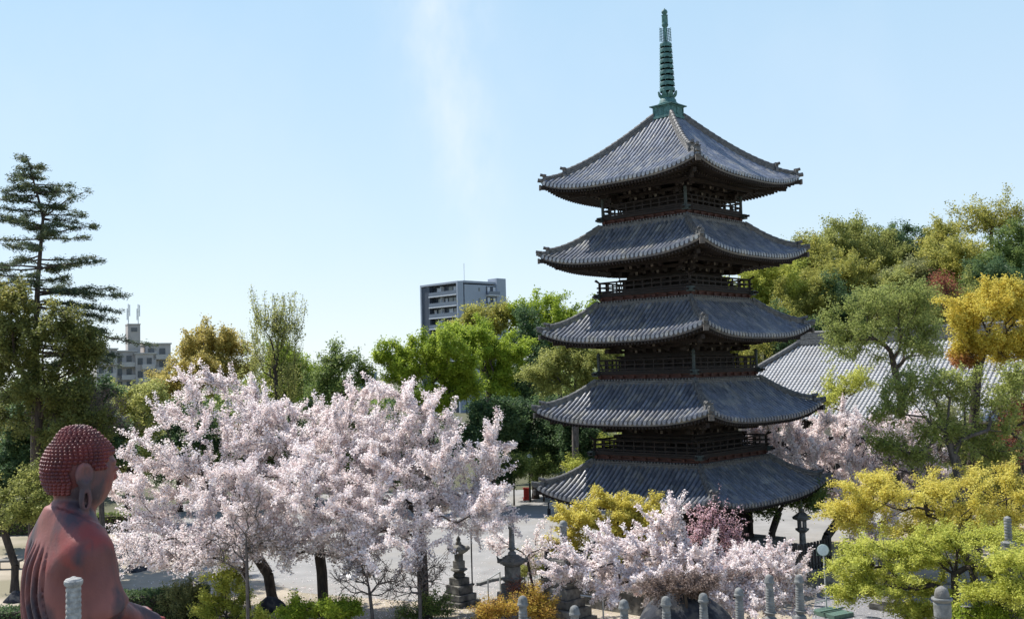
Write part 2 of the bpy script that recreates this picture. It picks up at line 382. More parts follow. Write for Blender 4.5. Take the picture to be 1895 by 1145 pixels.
def leaves(name, P, size, m, parent, rng, rnd, up=.5, asp=.6, ctr=None, out=.4, fold=0.):
    n = len(P)
    d = rng.normal(size=(n, 3)); d[:, 2] *= .6; d /= np.linalg.norm(d, axis=1)[:, None]
    nn = rng.normal(size=(n, 3)); nn /= np.linalg.norm(nn, axis=1)[:, None]; nn[:, 2] += up
    if ctr is not None:
        o = P-ctr; nn += out*o/(np.linalg.norm(o, axis=1)[:, None]+1e-6)
    s = np.cross(d, nn); s /= np.linalg.norm(s, axis=1)[:, None]+1e-9
    sz = size*rng.uniform(.65, 1.35, n)[:, None]
    V = np.stack([P-d*sz*.5, P+s*sz*asp*.5, P+d*sz*.5, P-s*sz*asp*.5], 1).reshape(-1, 3)
    b = MB(); b.add(V, np.arange(4*n).reshape(-1, 4), None, np.repeat(rnd, 4))
    return b.build(name, m, parent, attr=True)
def tree(name, label, cat, D, lobes, base, lm, n_att, n_leaf, size, seed, group=None, bark=BARK, r0=.2, r_tip=.012, sig=.22, sigz=None,
         up=.5, asp=.6, lo=.5, k=.28, step=.55, shell=.55, cmax=3, shoots=None, trunk=None, rmin=0., out=.4, rmix=.6, curve=.3, z0=None, fork=.55, crown='crown', colour_of=None, twigs=None, pieces=0):
    """one tree: trunk with limbs and a crown of leaves. base = (u, D) or a place on the ground"""
    rng = np.random.default_rng(seed)
    D_NOW[0] = D
    if pieces: lobes = break_up(lobes, rng, pieces)
    att = ellipsoids(lobes, D, n_att, rng, shell)
    ctr = att.mean(0)
    if base is None: b = np.array([ctr[0], ctr[1], 0])
    elif len(base) == 2: b = W(base[0], 700, base[1])
    else: b = np.array(base, float)
    b[2] = gz(b[0], b[1]) if z0 is None else z0
    zl = np.percentile(att[:, 2], 4)
    if trunk is None:
        f = np.array([b[0]*(1-fork)+ctr[0]*fork, b[1]*(1-fork)+ctr[1]*fork, b[2]+max(.5, (zl-b[2])*1.0)])
        tr = [b, b+(f-b)*np.array([.2, .2, .5]), f, f*.55+ctr*.45]
    else: tr = [b]+[W(u, v, y) for u, v, y in trunk]
    A, par, dr = skeleton(tr, att, rng, k=k, step=step, lo=lo, curve=curve)
    if shoots: A, par, dr = extend(A, par, dr, rng, shoots[0], shoots[1], up=shoots[2], seg=2, ctr=ctr, frac=shoots[3] if len(shoots) > 3 else 1)
    r, cnt = radii(A, par, r0, r_tip)
    nb = len(A)
    if twigs:
        A, par, dr = spawn(A, par, dr, cnt, rng, **twigs)
        r = np.concatenate([r, np.full(len(A)-nb, r_tip*.62)]); isn = np.zeros(len(A), bool); isn[nb:] = True
        c0 = cnt; cnt = np.concatenate([np.where(c0 <= 2, c0, 99), np.ones(len(A)-nb)])
    t = thing(name, label, cat, b, 0, group)
    A0 = A-b
    wood(A0, par, dr, r, 'trunk', bark, t, rmin)
    P, idx = leaf_points(A0, par, cnt, n_leaf, rng, sig, cmax, sigz)
    clump = rng.random(len(A)); rnd = np.clip(rmix*rng.random(n_leaf)+(1-rmix)*clump[idx], 0, 1)
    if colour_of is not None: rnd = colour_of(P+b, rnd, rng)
    leaves(crown, P, size, lm, t, rng, rnd, up, asp, ctr-b, out)
    return t
BLOSSOM = leafmat('white_pink_blossom', [(.60, .44, .42), (.86, .77, .75), (.91, .845, .82), (.93, .885, .86)], .42, .7, 1.0)
PINKBLOSSOM = leafmat('pink_blossom', [(.55, .32, .35), (.74, .50, .53), (.84, .66, .67)], .4, .7, 1.0)
L_DARK = leafmat('dark_green_leaf', [(.032, .062, .028), (.062, .115, .042), (.12, .18, .055)], .45)
L_FRESH = leafmat('fresh_spring_leaf', [(.15, .19, .045), (.28, .32, .075), (.42, .44, .12)], .5)
L_MID = leafmat('mid_green_leaf', [(.065, .11, .03), (.14, .20, .045), (.27, .32, .075)], .48)
L_BRIGHT = leafmat('bright_green_leaf', [(.13, .20, .02), (.28, .37, .03), (.44, .50, .055)], .5)
L_OLIVE = leafmat('olive_leaf', [(.14, .16, .035), (.28, .30, .07), (.44, .43, .12)], .5)
L_GOLD = leafmat('golden_green_leaf', [(.12, .14, .03), (.32, .31, .055), (.54, .47, .09)], .5)
L_BRONZE = leafmat('bronze_leaf', [(.22, .19, .05), (.42, .34, .08), (.58, .46, .13)], .5)
L_YELLOW = leafmat('yellow_green_leaf', [(.24, .28, .05), (.46, .48, .075), (.64, .62, .13)], .5)
L_ORANGE = leafmat('yellow_orange_leaf', [(.42, .17, .06), (.50, .34, .05), (.58, .46, .06), (.58, .53, .10)], .48)
L_PALE = leafmat('pale_green_leaf', [(0.135, 0.150, 0.053), (0.255, 0.270, 0.105), (0.375, 0.375, 0.165)], 0.48)
L_CONIFER = leafmat('conifer_needle', [(.03, .055, .03), (.065, .095, .042), (.17, .18, .07)], .3)
L_RED = leafmat('red_brown_leaf', [(0.126, 0.028, 0.021), (0.252, 0.070, 0.042), (0.350, 0.140, 0.070)], 0.40)
L_MAPLEBR = leafmat('ochre_maple_leaf', [(.44, .36, .07), (.64, .55, .10), (.74, .67, .15)], .5)
L_CAMPHOR = leafmat('camphor_leaf', [(.07, .09, .025), (.17, .18, .042), (.44, .36, .07)], .5)
L_TWIG = leafmat('brown_twig_bud', [(0.120, 0.084, 0.066), (0.204, 0.144, 0.114), (0.276, 0.204, 0.168)], 0.20)
# ------------------------------------------------------------------ pagoda
def make_pagoda():
    C = W(1248, 700, 57.0); cx, cy = 57*math.tan(.1591), 57.0
    rz = PI/4+.0272
    S = thing('pagoda', 'five storied dark wooden pagoda with grey tiled roofs and green metal spire', 'pagoda', (cx, cy, 0), rz)
    rots = [np.array([[math.cos(a), -math.sin(a), 0], [math.sin(a), math.cos(a), 0], [0, 0, 1]]) for a in (0, PI/2, PI, 3*PI/2)]
    rng = np.random.default_rng(5)
    # from the ground up: eave half side, inner half side, corner height, height at the inner edge, body half side
    R = [(5.75, 3.47, 3.98, 5.10, 2.62), (5.67, 3.24, 8.18, 9.45, 2.36), (5.38, 3.08, 12.50, 13.75, 2.15), (5.32, 2.90, 16.75, 18.05, 1.96), (5.18, .60, 20.88, 24.25, 1.86)]
    LIFT = .62
    def face_fns(a, ain, zc, zt):
        ze = zc-LIFT
        def zf(r, s):
            t = np.clip((a-r)/(a-ain), -.2, 1); g = .74*t+.26*t*t
            f = np.clip((r-ain)/(a-ain), 0, 1.05)
            return ze+(zt-ze)*g+LIFT*np.clip(np.abs(s)/a, 0, 1.02)**3.2*f**1.2
        return zf
    for i, (a, ain, zc, zt, ab) in enumerate(R):
        zf = face_fns(a, ain, zc, zt)
        # --- tiled surface with a small step at each course, round tile rows above it
        b = MB(); PITCH_T = 2*a/38.0; crs = .30
        nc = int((a-ain)/crs); rr = np.linspace(a, ain, nc+1); wv = np.linspace(-1, 1, 37)
        ridge = MB()
        for Rm in rots:
            for c in range(nc):
                r0, r1 = rr[c], rr[c+1]
                lo = np.stack([-np.full(37, r0), wv*r0, zf(r0, wv*r0)+.035], 1)
                hi = np.stack([-np.full(37, r1), wv*r1, zf(r1, wv*r1)], 1)
                fr = np.stack([-np.full(37, r0), wv*r0, zf(r0, wv*r0)-.04], 1)
                j = np.arange(36)
                b.add(np.vstack([lo, hi, fr]) @ Rm.T, np.vstack([np.stack([j, j+1, 37+j+1, 37+j], 1)[:, ::-1], np.stack([74+j, 74+j+1, j+1, j], 1)[:, ::-1]]), a=np.full(111, .22))
            # fascia below the eave
            lo = np.stack([-np.full(37, a), wv*a, zf(a, wv*a)-.02], 1); f2 = np.stack([-np.full(37, a-.06), wv*(a-.06), zf(a, wv*a)-.20], 1)
            j = np.arange(36); b.add(np.vstack([lo, f2]) @ Rm.T, np.stack([37+j, 37+j+1, j+1, j], 1)[:, ::-1])
            n_half = int((a-.12)/PITCH_T)
            for kx in range(-n_half, n_half+1):
                s = kx*PITCH_T; rin = max(ain-.02, abs(s)+.12)
                if a+.05-rin < .15: continue
                nt = max(1, int(round((a+.05-rin)/.34))); ed = np.linspace(a+.05, rin, nt+1)
                an = np.linspace(0, PI, 7)
                for c in range(nt):
                    ra, rb = ed[c], ed[c+1]-.005
                    wob = rng.normal()*.006
                    V = []
                    for rv, rad in ((ra, .104), (rb, .094)):
                        z = zf(rv, s)+.055
                        V.append(np.stack([np.full(7, -rv), s+wob+rad*np.cos(an), z+rad*np.sin(an)], 1))
                    V = np.vstack(V+[[[-ra, s+wob, zf(ra, s)+.0]]]); jj = np.arange(6)
                    b.add(V @ Rm.T, np.stack([jj, jj+1, 7+jj+1, 7+jj], 1), np.stack([jj+1, jj, np.full(6, 14)], 1), a=np.full(15, .5*rng.random()+.5*rng.random()))
                # round eave end tile
                z = zf(a+.06, s); an2 = np.arange(10)*2*PI/10
                V = np.vstack([np.stack([np.full(10, -a-.075), s+.10*np.cos(an2), z+.02+.10*np.sin(an2)], 1), np.stack([np.full(10, -a+.02), s+.10*np.cos(an2), z+.02+.10*np.sin(an2)], 1), [[-a-.075, s, z+.02]]])
                jj = np.arange(10); j2 = (jj+1) % 10
                b.add(V @ Rm.T, np.stack([jj, 10+jj, 10+j2, j2], 1), np.stack([j2, jj, np.full(10, 20)], 1)[:, ::-1], a=np.full(21, rng.uniform(.3, .8)))
        roof = b.build('roof', TILE, S, smooth=True, sharp=30, attr=True)
        # --- hip ridges with their end ornaments
        for q, Rm in enumerate(rots):
            h = MB(); orn = []
            def seg(f0, f1, hh, ww, ends):
                o = MB(); orn.append(o)
                n = 14; f = np.linspace(f0, f1, n); r = ain+(a-ain)*f
                z = zf(r, r)-.04
                # flat stacked courses, each a little narrower
                for lv in range(3):
                    w_ = ww*(1-.16*lv); h0, h1 = hh*lv/3, hh*(lv+1)/3-.015
                    V = []
                    for rv, zz in zip(r, z):
                        cpt = np.array([-rv, -rv, zz]); sd = np.array([1, -1, 0])/math.sqrt(2)*w_/2
                        V += [cpt-sd+[0, 0, h0], cpt+sd+[0, 0, h0], cpt+sd+[0, 0, h1], cpt-sd+[0, 0, h1]]
                    qd = []
                    for c in range(n-1):
                        for e in range(4): qd.append([c*4+e, c*4+(e+1) % 4, (c+1)*4+(e+1) % 4, (c+1)*4+e])
                    qd += [[3, 2, 1, 0], [(n-1)*4+x for x in range(4)]]
                    h.add(np.array(V) @ Rm.T, qd)
                nt = int((f1-f0)*(a-ain)*1.414/.33)
                ff = np.linspace(f0, f1, nt+1)
                for c in range(nt):
                    ra, rb = ain+(a-ain)*ff[c], ain+(a-ain)*(ff[c+1]+.004)
                    p = np.array([[-ra, -ra, zf(ra, ra)-.04+hh+.02], [-rb, -rb, zf(rb, rb)-.04+hh+.02]])
                    h.tube(p @ Rm.T, [.095, .125], 9)
                # ornament plate with horns at the lower end
                re = ain+(a-ain)*f1+.02; ze = zf(re, re)-.05
                ou = np.array([-1, -1, 0])/math.sqrt(2); sd = np.array([1, -1, 0])/math.sqrt(2); up = np.array([0, 0, 1.])
                k = ends
                poly = [(-.24*k, 0), (.24*k, 0), (.27*k, .2*k), (.22*k, .42*k), (.34*k, .60*k), (.18*k, .56*k), (.08*k, .72*k), (0, .64*k), (-.08*k, .72*k), (-.18*k, .56*k), (-.34*k, .60*k), (-.22*k, .42*k), (-.27*k, .2*k)]
                o.prism(poly, Rm @ (np.array([-re, -re, ze])), Rm @ sd, Rm @ up, Rm @ (ou*.16))
                ctrp = np.array([-re, -re, ze])
                o.tube((np.array([ctrp+ou*.12+up*.2*k, ctrp+ou*.26+up*.22*k])) @ Rm.T, [.13*k, .09*k], 10)
                o.tube((np.array([ctrp+up*(.60*k)-ou*.05, ctrp+ou*.14+up*(.62*k), ctrp+ou*.30+up*(.68*k)])) @ Rm.T, [.075, .085, .09], 9)
            if i == 4: seg(.0, .78, .36, .32, .82); seg(.78, .955, .23, .26, .68)
            else: seg(.0, .84, .31, .30, .72); seg(.84, .965, .16, .26, .42)
            # corner tiles that run out past the eave
            rc = a
            p = np.array([[-rc+.3, -rc+.3, zf(rc-.3, rc-.3)+.08], [-rc-.02, -rc-.02, zc+.10], [-rc-.13, -rc-.13, zc+.13]])
            h.tube(p @ Rm.T, [.10, .115, .12], 10)
            hr = h.build('hip_ridge', TILERIDGE, roof, smooth=True, sharp=35)
            for o in orn: o.build('ridge_ornament', TILERIDGE, roof)
        # --- band of flat tiles under the balcony
        if i < 4:
            bb = MB()
            for lv in range(4):
                bb.lathe((0, 0, 0), [(ain-.18, zt-.10+lv*.085), (ain+.10-.02*lv, zt-.10+lv*.085), (ain+.10-.02*lv, zt-.03+lv*.085), (ain-.18, zt-.03+lv*.085)], sq=True)
            for Rm in rots:
                for s in np.arange(-ain+.1, ain-.05, .2):
                    bb.tube(np.array([[-ain-.11, s, zt+.27], [-ain+.1, s, zt+.27]]) @ Rm.T, .05, 7)
            bb.build('top_tile_band', TILERIDGE, roof)
        # --- eaves: soffit board, two tiers of rafters, corner beams
        rb_ = MB(); sf = MB()
        r_in = ab+.25
        def zu(r, s, d=0): # underside
            rc = np.clip(r, 0, a)
            return zc-LIFT-.22-d+(a-rc)*.17+LIFT*np.clip(np.abs(s)/a, 0, 1)**3.2*np.clip((rc-ain*.6)/(a-ain*.6), 0, 1)**1.2
        for Rm in rots:
            rs = np.linspace(a-.03, r_in, 6); w2 = np.linspace(-1, 1, 25); V = np.stack([np.stack([-np.full(25, r), w2*r, zu(r, w2*r)], 1) for r in rs]).reshape(-1, 3)
            ii, jj = np.meshgrid(np.arange(5), np.arange(24), indexing='ij')
            sf.add(V @ Rm.T, np.stack([ii*25+jj, (ii+1)*25+jj, (ii+1)*25+jj+1, ii*25+jj+1], -1).reshape(-1, 4)[:, ::-1])
            for s in np.arange(-a+.12, a-.05, .21):
                ri = max(r_in, abs(s)+.03); rm = a-1.05
                if ri < a-.2:
                    p, q2 = np.array([-a+.06, s, zu(a, s)-.06]), np.array([-max(ri, rm-.15), s, zu(max(ri, rm-.15), s)-.06])
                    if p[0] < q2[0]-.1: rb_.bar(Rm @ p, Rm @ q2, .085, .10)
                if ri < rm-.2:
                    rb_.bar(Rm @ np.array([-rm-.08, s, zu(rm, s)-.17]), Rm @ np.array([-ri, s, zu(ri, s)-.17]), .095, .12)
            # edge boards
            ss = np.linspace(-a+.04, a-.04, 16)
            for s0, s1 in zip(ss[:-1], ss[1:]):
                rb_.bar(Rm @ np.array([-a+.10, s0, zu(a, s0)+.06]), Rm @ np.array([-a+.10, s1, zu(a, s1)+.06]), .10, .14)
                k_ = (a-1.05)/a
                rb_.bar(Rm @ np.array([-a+1.05, s0*k_, zu(a-1.05, s0*k_)-.07]), Rm @ np.array([-a+1.05, s1*k_, zu(a-1.05, s1*k_)-.07]), .11, .10)
            rb_.bar(Rm @ np.array([-a-.02, -a-.02, zc-.30]), Rm @ np.array([-r_in, -r_in, zu(r_in, r_in)-.16]), .20, .22)
            rb_.bar(Rm @ np.array([-a+.75, -a+.75, zc-.60]), Rm @ np.array([-r_in, -r_in, zu(r_in, r_in)-.36]), .20, .24)
        sf.build('soffit', WOOD, roof); rb_.build('rafters', WOOD, roof)
        # --- body: columns, beams, boarded walls, doors and lattice windows
        z0 = 0.85 if i == 0 else R[i-1][3]+.35
        z1 = zc-LIFT+.15
        wl = MB(); wl.box((0, 0, (z0+z1)/2), (2*ab-.12, 2*ab-.12, z1-z0))
        pos = np.array([-1, -.36, .36, 1])*(ab-.0)
        ht = zc-LIFT-1.05 if i else zc-LIFT-.85
        for Rm in rots:
            for p in pos[:3]: wl.tube(np.array([[-ab, p, z0], [-ab, p, ht+.1]]) @ Rm.T, .15, 10)
            for zz in (z0+.12, z0+(ht-z0)*.55, ht-.1): wl.bar(Rm @ np.array([-ab-.09, -ab-.1, zz]), Rm @ np.array([-ab-.09, ab+.1, zz]), .12, .17)
            wl.bar(Rm @ np.array([-ab-.06, -ab-.3, ht+.13]), Rm @ np.array([-ab-.06, ab+.3, ht+.13]), .34, .12)
        body = wl.build('wall', WOOD, S)
        for Rm in rots:
            dd = MB(); dz0, dz1 = z0+.22, z0+(ht-z0)*.95
            for sgn in (-1, 1):
                dd.box(Rm @ np.array([-ab+.03, sgn*.17*ab, (dz0+dz1)/2]), tuple(np.abs(Rm @ np.array([.1, .32*ab, dz1-dz0]))))
                for f in (.08, .5, .92): dd.box(Rm @ np.array([-ab-.025, sgn*.17*ab, dz0+(dz1-dz0)*f]), tuple(np.abs(Rm @ np.array([.03, .30*ab, .07]))))
            dd.build('door', WOOD, body)
            for sgn in (-1, 1):
                ww = MB(); wz0, wz1 = z0+(ht-z0)*.60, ht-.22
                for s in np.linspace(-.22*ab, .22*ab, 11): ww.box(Rm @ np.array([-ab+.03, sgn*.68*ab+s, (wz0+wz1)/2]), (.045, .045, max(.1, wz1-wz0)))
                ww.build('window', WOOD, body)
        # --- brackets in three steps, with tail beams and pale beam ends
        br = MB(); be = MB()
        top = zc-LIFT-.12
        for Rm in rots:
            for st in range(3):
                ro = ab+.38+.52*st; zz = ht+.42+.30*st
                br.bar(Rm @ np.array([-ro, -ro-.15, min(zz+.24, zu(ro, 0)-.3)]), Rm @ np.array([-ro, ro+.15, min(zz+.24, zu(ro, 0)-.3)]), .15, .18)
                for p in pos:
                    pl = p*(1+ (ro-ab)/ab*(abs(p) > .9*ab))
                    br.bar(Rm @ np.array([-ab+.1, p, zz]), Rm @ np.array([-ro-.22, pl, zz]), .17, .17)
                    br.bar(Rm @ np.array([-ro, pl-.52, zz+.12]), Rm @ np.array([-ro, pl+.52, zz+.12]), .15, .15)
                    for dx in (-.42, 0, .42): br.box(Rm @ np.array([-ro, pl+dx, zz+.03]), (.2, .2, .16), taper=1.25)
                    be.box(Rm @ np.array([-ro-.225, pl, zz]), (.03, .15, .15) if abs(Rm[0, 0]) > .5 else (.15, .03, .15))
            for p in list(pos)+[-.68*ab, .68*ab, 0]:
                br.bar(Rm @ np.array([-ab, p, ht+1.25]), Rm @ np.array([-ab-1.95, p*1.04, ht+.98]), .15, .2)
                be.box(Rm @ np.array([-ab-1.965, p*1.04, ht+.975]), (.03, .15, .2) if abs(Rm[0, 0]) > .5 else (.15, .03, .2))
            for rr_, z_ in ((2.75, .55), (2.25, .40)):
                br.bar(Rm @ np.array([-ab, -ab, ht+1.2]), Rm @ np.array([-ab-rr_, -ab-rr_, ht+z_+.42]), .17, .22)
            # hanging wind bell at the corner
        nq = sum(len(x) for x in br.q)
        for vv, qq in zip(be.v, be.q): br.v.append(vv); br.a.append(np.zeros(len(vv)))
        o0 = br.n; of = 0
        for qq in be.q: br.q.append(qq+o0)
        br.n += be.n
        brk = br.build('brackets', WOOD, S); brk.data.materials.append(WOODEND)
        mi = np.zeros(len(brk.data.polygons), np.int32); mi[nq:] = 1; brk.data.polygons.foreach_set('material_index', mi)
        for Rm in rots:
            wb = MB(); p = np.array([-a-.04, -a-.04, zc-.30]); ou = np.array([-1, -1, 0])/math.sqrt(2)
            wb.bar(Rm @ (p-ou*.05), Rm @ (p+ou*.06), .26, .28); wb.build('beam_cap', WOODEND, roof)
        # --- balcony on this roof's top
        if i < 4:
            bt = zt+.24; ra = (3.38, 3.12, 2.98, 2.76)[i]; fl = bt+.52
            rd = MB()
            rd.lathe((0, 0, 0), [(ra-.12, bt-.1), (ra-.12, fl-.06)], sq=True)
            for Rm in rots:
                for zz, ww in ((bt+.10, .16), (bt+.28, .12)): rd.bar(Rm @ np.array([-ra+.08, -ra, zz]), Rm @ np.array([-ra+.08, ra, zz]), .1, ww)
                for s in np.linspace(-ra+.1, ra-.1, 9): rd.box(Rm @ np.array([-ra+.02, s, bt+.2]), (.2, .2, .14))
            bal = rd.build('balcony', WOODRED, S)
            fo = MB(); fo.lathe((0, 0, 0), [(ra-1.2, fl-.07), (ra+.10, fl-.07), (ra+.10, fl+.02), (ra-1.2, fl+.02)], sq=True)
            for Rm in rots:
                fo.bar(Rm @ np.array([-ra-.02, -ra-.5, fl-.15]), Rm @ np.array([-ra-.02, ra+.5, fl-.13]), .12, .11)
            fo.build('balcony_floor', WOOD, bal)
            rl = MB(); post = i in (1, 3); ex = 0 if post else .32
            for Rm in rots:
                for zz, th in ((fl+.10, .09), (fl+.34, .07)): rl.bar(Rm @ np.array([-ra, -ra-ex*.6, zz]), Rm @ np.array([-ra, ra+ex*.6, zz]), .08, th)
                pp = np.array([[-ra, -ra-ex, fl+.64+(.12 if ex else 0)], [-ra, -ra, fl+.60], [-ra, 0, fl+.60], [-ra, ra, fl+.60], [-ra, ra+ex, fl+.64+(.12 if ex else 0)]])
                rl.tube(pp @ Rm.T, .048, 8)
                for s in np.linspace(-ra, ra, 11)[1:-1]: rl.box(Rm @ np.array([-ra, s, fl+.30]), (.075, .075, .6 if abs(s) < 9 else .3))
            rl.build('railing', WOOD, bal)
            for Rm in rots:
                p = Rm @ np.array([-ra, -ra, 0]); pm = MB()
                if post: pm.lathe((p[0], p[1], fl), [(.085, -.05), (.085, .72), (.11, .74), (.11, .78), (.07, .82), (.10, .90), (.085, .97), (.02, 1.05)], 10)
                else: pm.box((p[0], p[1], fl+.28), (.11, .11, .62))
                pm.build('corner_post', METALDARK if post else WOOD, bal)
                fx = MB(); fx.box((p[0]*1.03, p[1]*1.03, fl-.14), (.34, .34, .26)); fx.build('corner_fitting', METALDARK, bal)
    # --- stone base and steps
    st = MB(); st.lathe((0, 0, 0), [(3.9, 0), (3.9, .62), (4.0, .63), (4.0, .82), (3.4, .83), (3.4, .86)], sq=True)
    bs = st.build('stone_base', STONE, S); bevel(bs, .03)
    for Rm in rots[:2]:
        sm = MB()
        for k in range(4): sm.box(Rm @ np.array([-4.0-.15-.3*(3-k)/1., 0, .1+.2*k-.1*0]), tuple(np.abs(Rm @ np.array([.32, 2.0, .2]))))
        sm.build('steps', STONE, bs)
    # --- spire
    zz = lambda v: W(1234, v, 57.0)[2]
    base = MB(); zb0, zb1 = zz(219), zz(199)
    base.lathe((0, 0, 0), [(.72, zb0-.1), (.72, zb0+.04), (.61, zb0+.05), (.61, zb1-.02), (.76, zb1), (.76, zb1+.06), (.64, zb1+.08), (.42, zz(194))], sq=True)
    spire = base.build('spire', COPPER, S)
    pn = MB()
    for Rm in rots:
        for s in (-.30, .30):
            for e in (-.26, .26): pn.box(Rm @ np.array([-.62, s+e, (zb0+zb1)/2+.02]), (.06, .06, zb1-zb0-.06))
        for e in (.06, -.04+zb1-zb0): pn.bar(Rm @ np.array([-.62, -.61, zb0+e]), Rm @ np.array([-.62, .61, zb0+e]), .06, .07)
    pn.build('base_panels', COPPER, spire)
    dome = MB(); z = zz(195); dome.lathe((0, 0, 0), [(.58, z-.02), (.58, z+.05), (.50, z+.10), (.46, z+.28), (.36, z+.40), (.28, z+.44), (.28, z+.48), (.36, z+.54)], 24)
    dome.build('dome', COPPER, spire, smooth=True, sharp=40)
    lo = MB(); z = zz(184)
    for k in range(8):
        an = k*PI/4+.2; d = np.array([math.cos(an), math.sin(an), 0]); t = np.array([-d[1], d[0], 0])
        pr = [(.12, 0, .10), (.32, .06, .16), (.46, .22, .15), (.54, .42, .05)]
        V = []
        for r_, h_, w_ in pr: V += [d*r_+t*w_+[0, 0, z+h_], d*r_-t*w_+[0, 0, z+h_], d*(r_+.03)-t*w_+[0, 0, z+h_-.03], d*(r_+.03)+t*w_+[0, 0, z+h_-.03]]
        qd = [[0, 1, 2, 3]]
        for c in range(3):
            for e in range(4): qd.append([c*4+e, c*4+(e+1) % 4, c*4+4+(e+1) % 4, c*4+4+e])
        qd.append([15, 14, 13, 12])
        lo.add(V, qd)
    lo.build('lotus_petals', COPPER, spire)
    pole = MB(); pole.lathe((0, 0, 0), [(.13, zz(190)), (.09, zz(170)), (.085, zz(80)), (.085, zz(50)), (.07, zz(28))], 12); pole.build('pole', COPPER, spire, smooth=True)
    for k in range(9):
        v = 167-k*10.7+k*k*.05; z = zz(v); ro = .42-.0115*k; g = MB()
        hh = .105
        g.lathe((0, 0, 0), [(ro-.05, z-hh), (ro, z-hh), (ro+.02, z), (ro, z+hh), (ro-.05, z+hh), (ro-.03, z), (ro-.05, z-hh)], 24)
        for e in range(8):
            an = e*PI/4; g.bar((0, 0, z), ((ro-.03)*math.cos(an), (ro-.03)*math.sin(an), z), .05, .2)
            g.lathe(((ro+.02)*math.cos(an+.4), (ro+.02)*math.sin(an+.4), z-hh-.06), [(.01, 0), (.022, .01), (.014, .06)], 6)
        g.lathe((0, 0, 0), [(.125, z-.10), (.125, z+.10)], 12)
        g.build('ring', COPPER, spire, smooth=True, sharp=40)
    fl = MB(); z0, z1 = zz(79), zz(52)
    for k in range(4):
        an = k*PI/2+PI/4; d = np.array([math.cos(an), math.sin(an), 0])
        for r_ in (.12, .22, .32):
            w_ = 1-.25*(r_-.1)
            fl.bar(d*r_+[0, 0, z0+.05], d*(r_*.86)+[0, 0, z0+(z1-z0)*w_], .025, .035, up=d)
        for f in np.linspace(0.03, .9, 9):
            fl.bar(d*.07+[0, 0, z0+(z1-z0)*f], d*.34+[0, 0, z0+(z1-z0)*(f+.09)], .02, .03)
    fl.build('flame_lattice', COPPER, spire)
    jw = MB(); z = zz(50); y = lambda v: zz(v)-z
    jw.lathe((0, 0, z), [(.08, y(52)), (.15, y(50)), (.19, y(47)), (.17, y(44)), (.165, y(43)), (.175, y(42)), (.165, y(30)), (.19, y(29)), (.10, y(28)), (.09, y(27)), (.16, y(25)), (.175, y(22.5)), (.13, y(19.5)), (.04, y(17.5)), (.01, y(15.5))], 20)
    jw.build('jewel', COPPER, spire, smooth=True, sharp=40)
make_pagoda()
# ------------------------------------------------------------------ sculpting with a distance field
def surface_nets(f, lo, hi, h):
    ax = [np.arange(lo[k], hi[k]+h, h) for k in range(3)]
    X, Y, Z = np.meshgrid(*ax, indexing='ij'); F = f(X, Y, Z).astype(np.float32); n = F.shape
    ins = F < 0
    acc = np.zeros((n[0]-1, n[1]-1, n[2]-1, 3), np.float32); cnt = np.zeros((n[0]-1, n[1]-1, n[2]-1), np.float32)
    cs = [(0,0,0),(1,0,0),(0,1,0),(1,1,0),(0,0,1),(1,0,1),(0,1,1),(1,1,1)]
    sl = lambda c: tuple(slice(c[k], n[k]-1+c[k]) for k in range(3))
    for a in range(8):
        for k in range(3):
            b = list(cs[a]); 
            if b[k]: continue
            b[k] = 1; fa, fb = F[sl(cs[a])], F[sl(b)]
            cr = (fa < 0) != (fb < 0); t = np.where(cr, fa/(fa-fb+1e-12), 0)
            for d in range(3): acc[..., d] += cr*(cs[a][d]+(t if d == k else 0))
            cnt += cr
    act = cnt > 0; idx = np.full(act.shape, -1); idx[act] = np.arange(act.sum())
    cell = np.argwhere(act); V = (acc[act]/cnt[act][:, None]+cell)*h+np.array(lo)
    Q = []
    for k in range(3):
        u, v = (k+1) % 3, (k+2) % 3
        s0 = [slice(1, n[d]-1) for d in range(3)]; s0[k] = slice(0, n[k]-1); s1 = list(s0); s1[k] = slice(1, n[k])
        A, B = ins[tuple(s0)], ins[tuple(s1)]; e = np.argwhere(A != B)
        if not len(e): continue
        flip = A[tuple(e.T)]; off = np.ones(3, int); off[k] = 0; e = e+off
        def cellat(du, dv): c = e.copy(); c[:, u] -= du; c[:, v] -= dv; return idx[tuple(c.T)]
        q = np.stack([cellat(1, 1), cellat(0, 1), cellat(0, 0), cellat(1, 0)], 1)
        q[~flip] = q[~flip][:, ::-1]; Q.append(q)
    return V, np.concatenate(Q)
def smin(a, b, k): h = np.clip(.5+.5*(b-a)/k, 0, 1); return b*(1-h)+a*h-k*h*(1-h)
def smax(a, b, k): return -smin(-a, -b, k)
def ell(X, Y, Z, c, r):
    x, y, z = (X-c[0])/r[0], (Y-c[1])/r[1], (Z-c[2])/r[2]; k0 = np.sqrt(x*x+y*y+z*z); k1 = np.sqrt((x/r[0])**2+(y/r[1])**2+(z/r[2])**2)
    return k0*(k0-1)/(k1+1e-6)
def cap(X, Y, Z, a, b, r0, r1):
    a, b = np.array(a, float), np.array(b, float); d = b-a; t = np.clip(((X-a[0])*d[0]+(Y-a[1])*d[1]+(Z-a[2])*d[2])/(d@d), 0, 1)
    return np.sqrt((X-a[0]-t*d[0])**2+(Y-a[1]-t*d[1])**2+(Z-a[2]-t*d[2])**2)-(r0+(r1-r0)*t)
